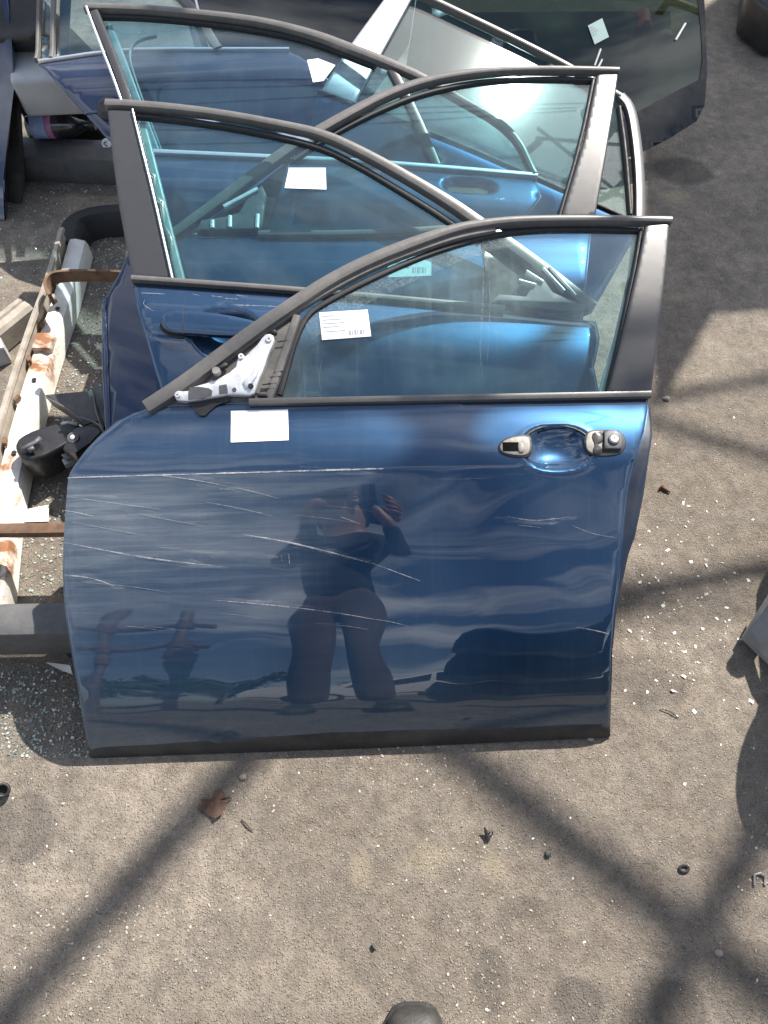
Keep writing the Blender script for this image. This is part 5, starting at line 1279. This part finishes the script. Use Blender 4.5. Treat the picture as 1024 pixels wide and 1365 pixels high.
    bm = bmesh.new(); add_box(bm, Vector((.01, 0, EYE)) + nb * .0168 - Vector(UPV) * .055, (.033, .071, .0006), rot); bm_link('screen', bm, M['frit'], ph)
person()

# ================================================================== behind the camera: only seen mirrored in the doors
def pipe_rack():
    root = thing('pipe_rack', 'rusty pipe rack with one green post, mirrored in the left half of the front door', 'rack', (-1.0, -.95, 0))
    for x, m in ((-.70, 'pipe'), (-1.0, 'pipe'), (-1.9, 'pipe')): tube('post', [(x, -.95, 0), (x, -.95, 1.25)], .034, M[m], root, 12)
    tube('sleeve', [(-.70, -.95, .28), (-.70, -.95, .62)], .040, M['greenpipe'], root, 12)
    for z in (1.05, .82): tube('rail', [(-.62, -.95, z), (-2.6, -.95, z)], .026, M['rust'], root, 10)
    for x in (-.70, -1.0, -1.9):
        for z in (.82, 1.05, .7): tube('coupler', [(x, -.95, z - .04), (x, -.95, z + .04)], .045, M['rust'], root, 10)
    tube('foot_rail', [(-.7, -.95, .12), (-2.6, -.95, .12)], .022, M['rust'], root, 10)
pipe_rack()
def bumper_heap():
    for i, (x, y, z, rz, L) in enumerate(((.95, -1.0, 0, .25, 1.25), (1.0, -1.08, .3, .1, 1.25), (1.05, -1.02, .6, .35, 1.2))):
        root = thing('bumper_cover', ('black bumper cover at the bottom of a heap, mirrored in the front door', 'black bumper cover in the middle of a heap, mirrored in the front door', 'black bumper cover on top of a heap, mirrored in the front door')[i], 'bumper', (x, y, z), 'heaped bumper covers behind the camera')
        bm = bmesh.new(); path = []
        for t in np.linspace(-1, 1, 17):
            p = Vector((t * L * .5, .35 * (abs(t) ** 3), (0, .10, .26)[i] * (t + .6) * L * .5 + (0, .02, .05)[i] * math.sin(5 * t))); d = Vector((L * .5, .35 * 3 * t * abs(t), 0)).normalized(); m = Matrix.Rotation(rz, 3, 'Z')
            path.append((Vector((x, y, z + .004)) + m @ p, m @ Vector((-d.y, d.x, 0)), Vector((0, 0, 1))))
        add_sweep(bm, path, [(0, 0), (-.06, .08), (-.05, .2), (.0, .29), (.10, .29), (.10, .27), (.02, .26), (-.03, .19), (-.04, .08), (.02, .01)]); bm_link('skin', bm, M['blackplastic'], root, True, 40)
        bm = bmesh.new(); add_sweep(bm, [(p + u * .12 - s * .066, s, u) for p, s, u in path[5:12]], [(0, -.03), (-.006, -.03), (-.006, .03), (0, .03)]); bm_link('grille', bm, M['greyplastic'], root, True, 40)
bumper_heap()
def tree(x, y, h, w, label):
    root = thing('tree', label, 'tree', (x, y, 0), 'trees behind the yard')
    bm = bmesh.new(); add_tube(bm, [(x, y, 0), (x + .1, y, h * .3), (x, y + .1, h * .6)], [h * .035, h * .026, h * .012], 8)
    for k in range(5):
        a = k * 1.3; add_tube(bm, [(x, y, h * (.28 + .05 * k)), (x + math.cos(a) * w * .3, y + math.sin(a) * w * .3, h * (.5 + .07 * k))], [h * .014, h * .005], 6)
    bm_link('trunk', bm, M['bark'], root, True)
    n = 2600; cl = [(random.gauss(0, .28), random.gauss(0, .28), random.uniform(.35, 1)) for _ in range(26)]; V = []; F = []
    for i in range(n):
        c = random.choice(cl); p = np.array([x + c[0] * w + random.gauss(0, .13) * w * .5, y + c[1] * w + random.gauss(0, .13) * w * .5, h * (c[2] * .82 + .1) + random.gauss(0, .06) * h])
        a = rng.normal(size=3); a /= np.linalg.norm(a); b = np.cross(a, rng.normal(size=3)); b /= np.linalg.norm(b); s = random.uniform(.12, .26)
        o = len(V); V += [p - a * s, p + b * s * .6, p + a * s, p - b * s * .6]; F.append((o, o + 1, o + 2, o + 3))
    link('crown', mesh_from('crown', [tuple(v) for v in V], F), M['leaves'], root, False)
tree(-4.5, -24, 5.5, 5, 'rounded green tree far behind the yard, left of the other'); tree(-9.5, -27, 6.5, 5, 'taller green tree far behind the yard')
tree(3.5, -34, 6, 6, 'green tree furthest away behind the yard')
def parked_car():
    root = thing('parked_car', 'white car parked behind the yard, mirrored low in the front door', 'car', (.9, -7, 0))
    prof = [(-2.1, .35), (-2.15, .7), (-2.0, .88), (-1.2, .98), (-.6, 1.38), (.6, 1.42), (1.25, 1.02), (2.0, .92), (2.15, .7), (2.1, .35)]
    bm = bmesh.new(); add_prism(bm, [(.9 + x, -6.2, z) for x, z in prof], (0, -1.6, 0), .06, 3); bm_link('body', bm, M['headlining'], root, True, 45)
    for q in ([(-1.0, 1.0), (-.52, 1.32), (-.03, 1.34), (-.03, 1.0)], [(.05, 1.0), (.05, 1.34), (.55, 1.35), (1.05, 1.02)]):
        bm = bmesh.new(); add_prism(bm, [(.9 + x, -6.19, z) for x, z in q], (0, -.02, 0)); bm_link('window', bm, M['frit'], root)
    for x in (-1.3, 1.35):
        for y in (-6.24, -7.76):
            bm = bmesh.new(); add_lathe(bm, [(-.09, .28), (-.07, .32), (.07, .32), (.09, .28)], (.9 + x, y, .32), (0, 1, 0), 20); wv = bm_link('wheel', bm, M['tyre'], root, True, 40)
            bm = bmesh.new(); add_lathe(bm, [(-.1, .19), (.1, .19)], (.9 + x, y, .32), (0, 1, 0), 16); bm_link('rim', bm, M['silver'], root, True, 40)
parked_car()
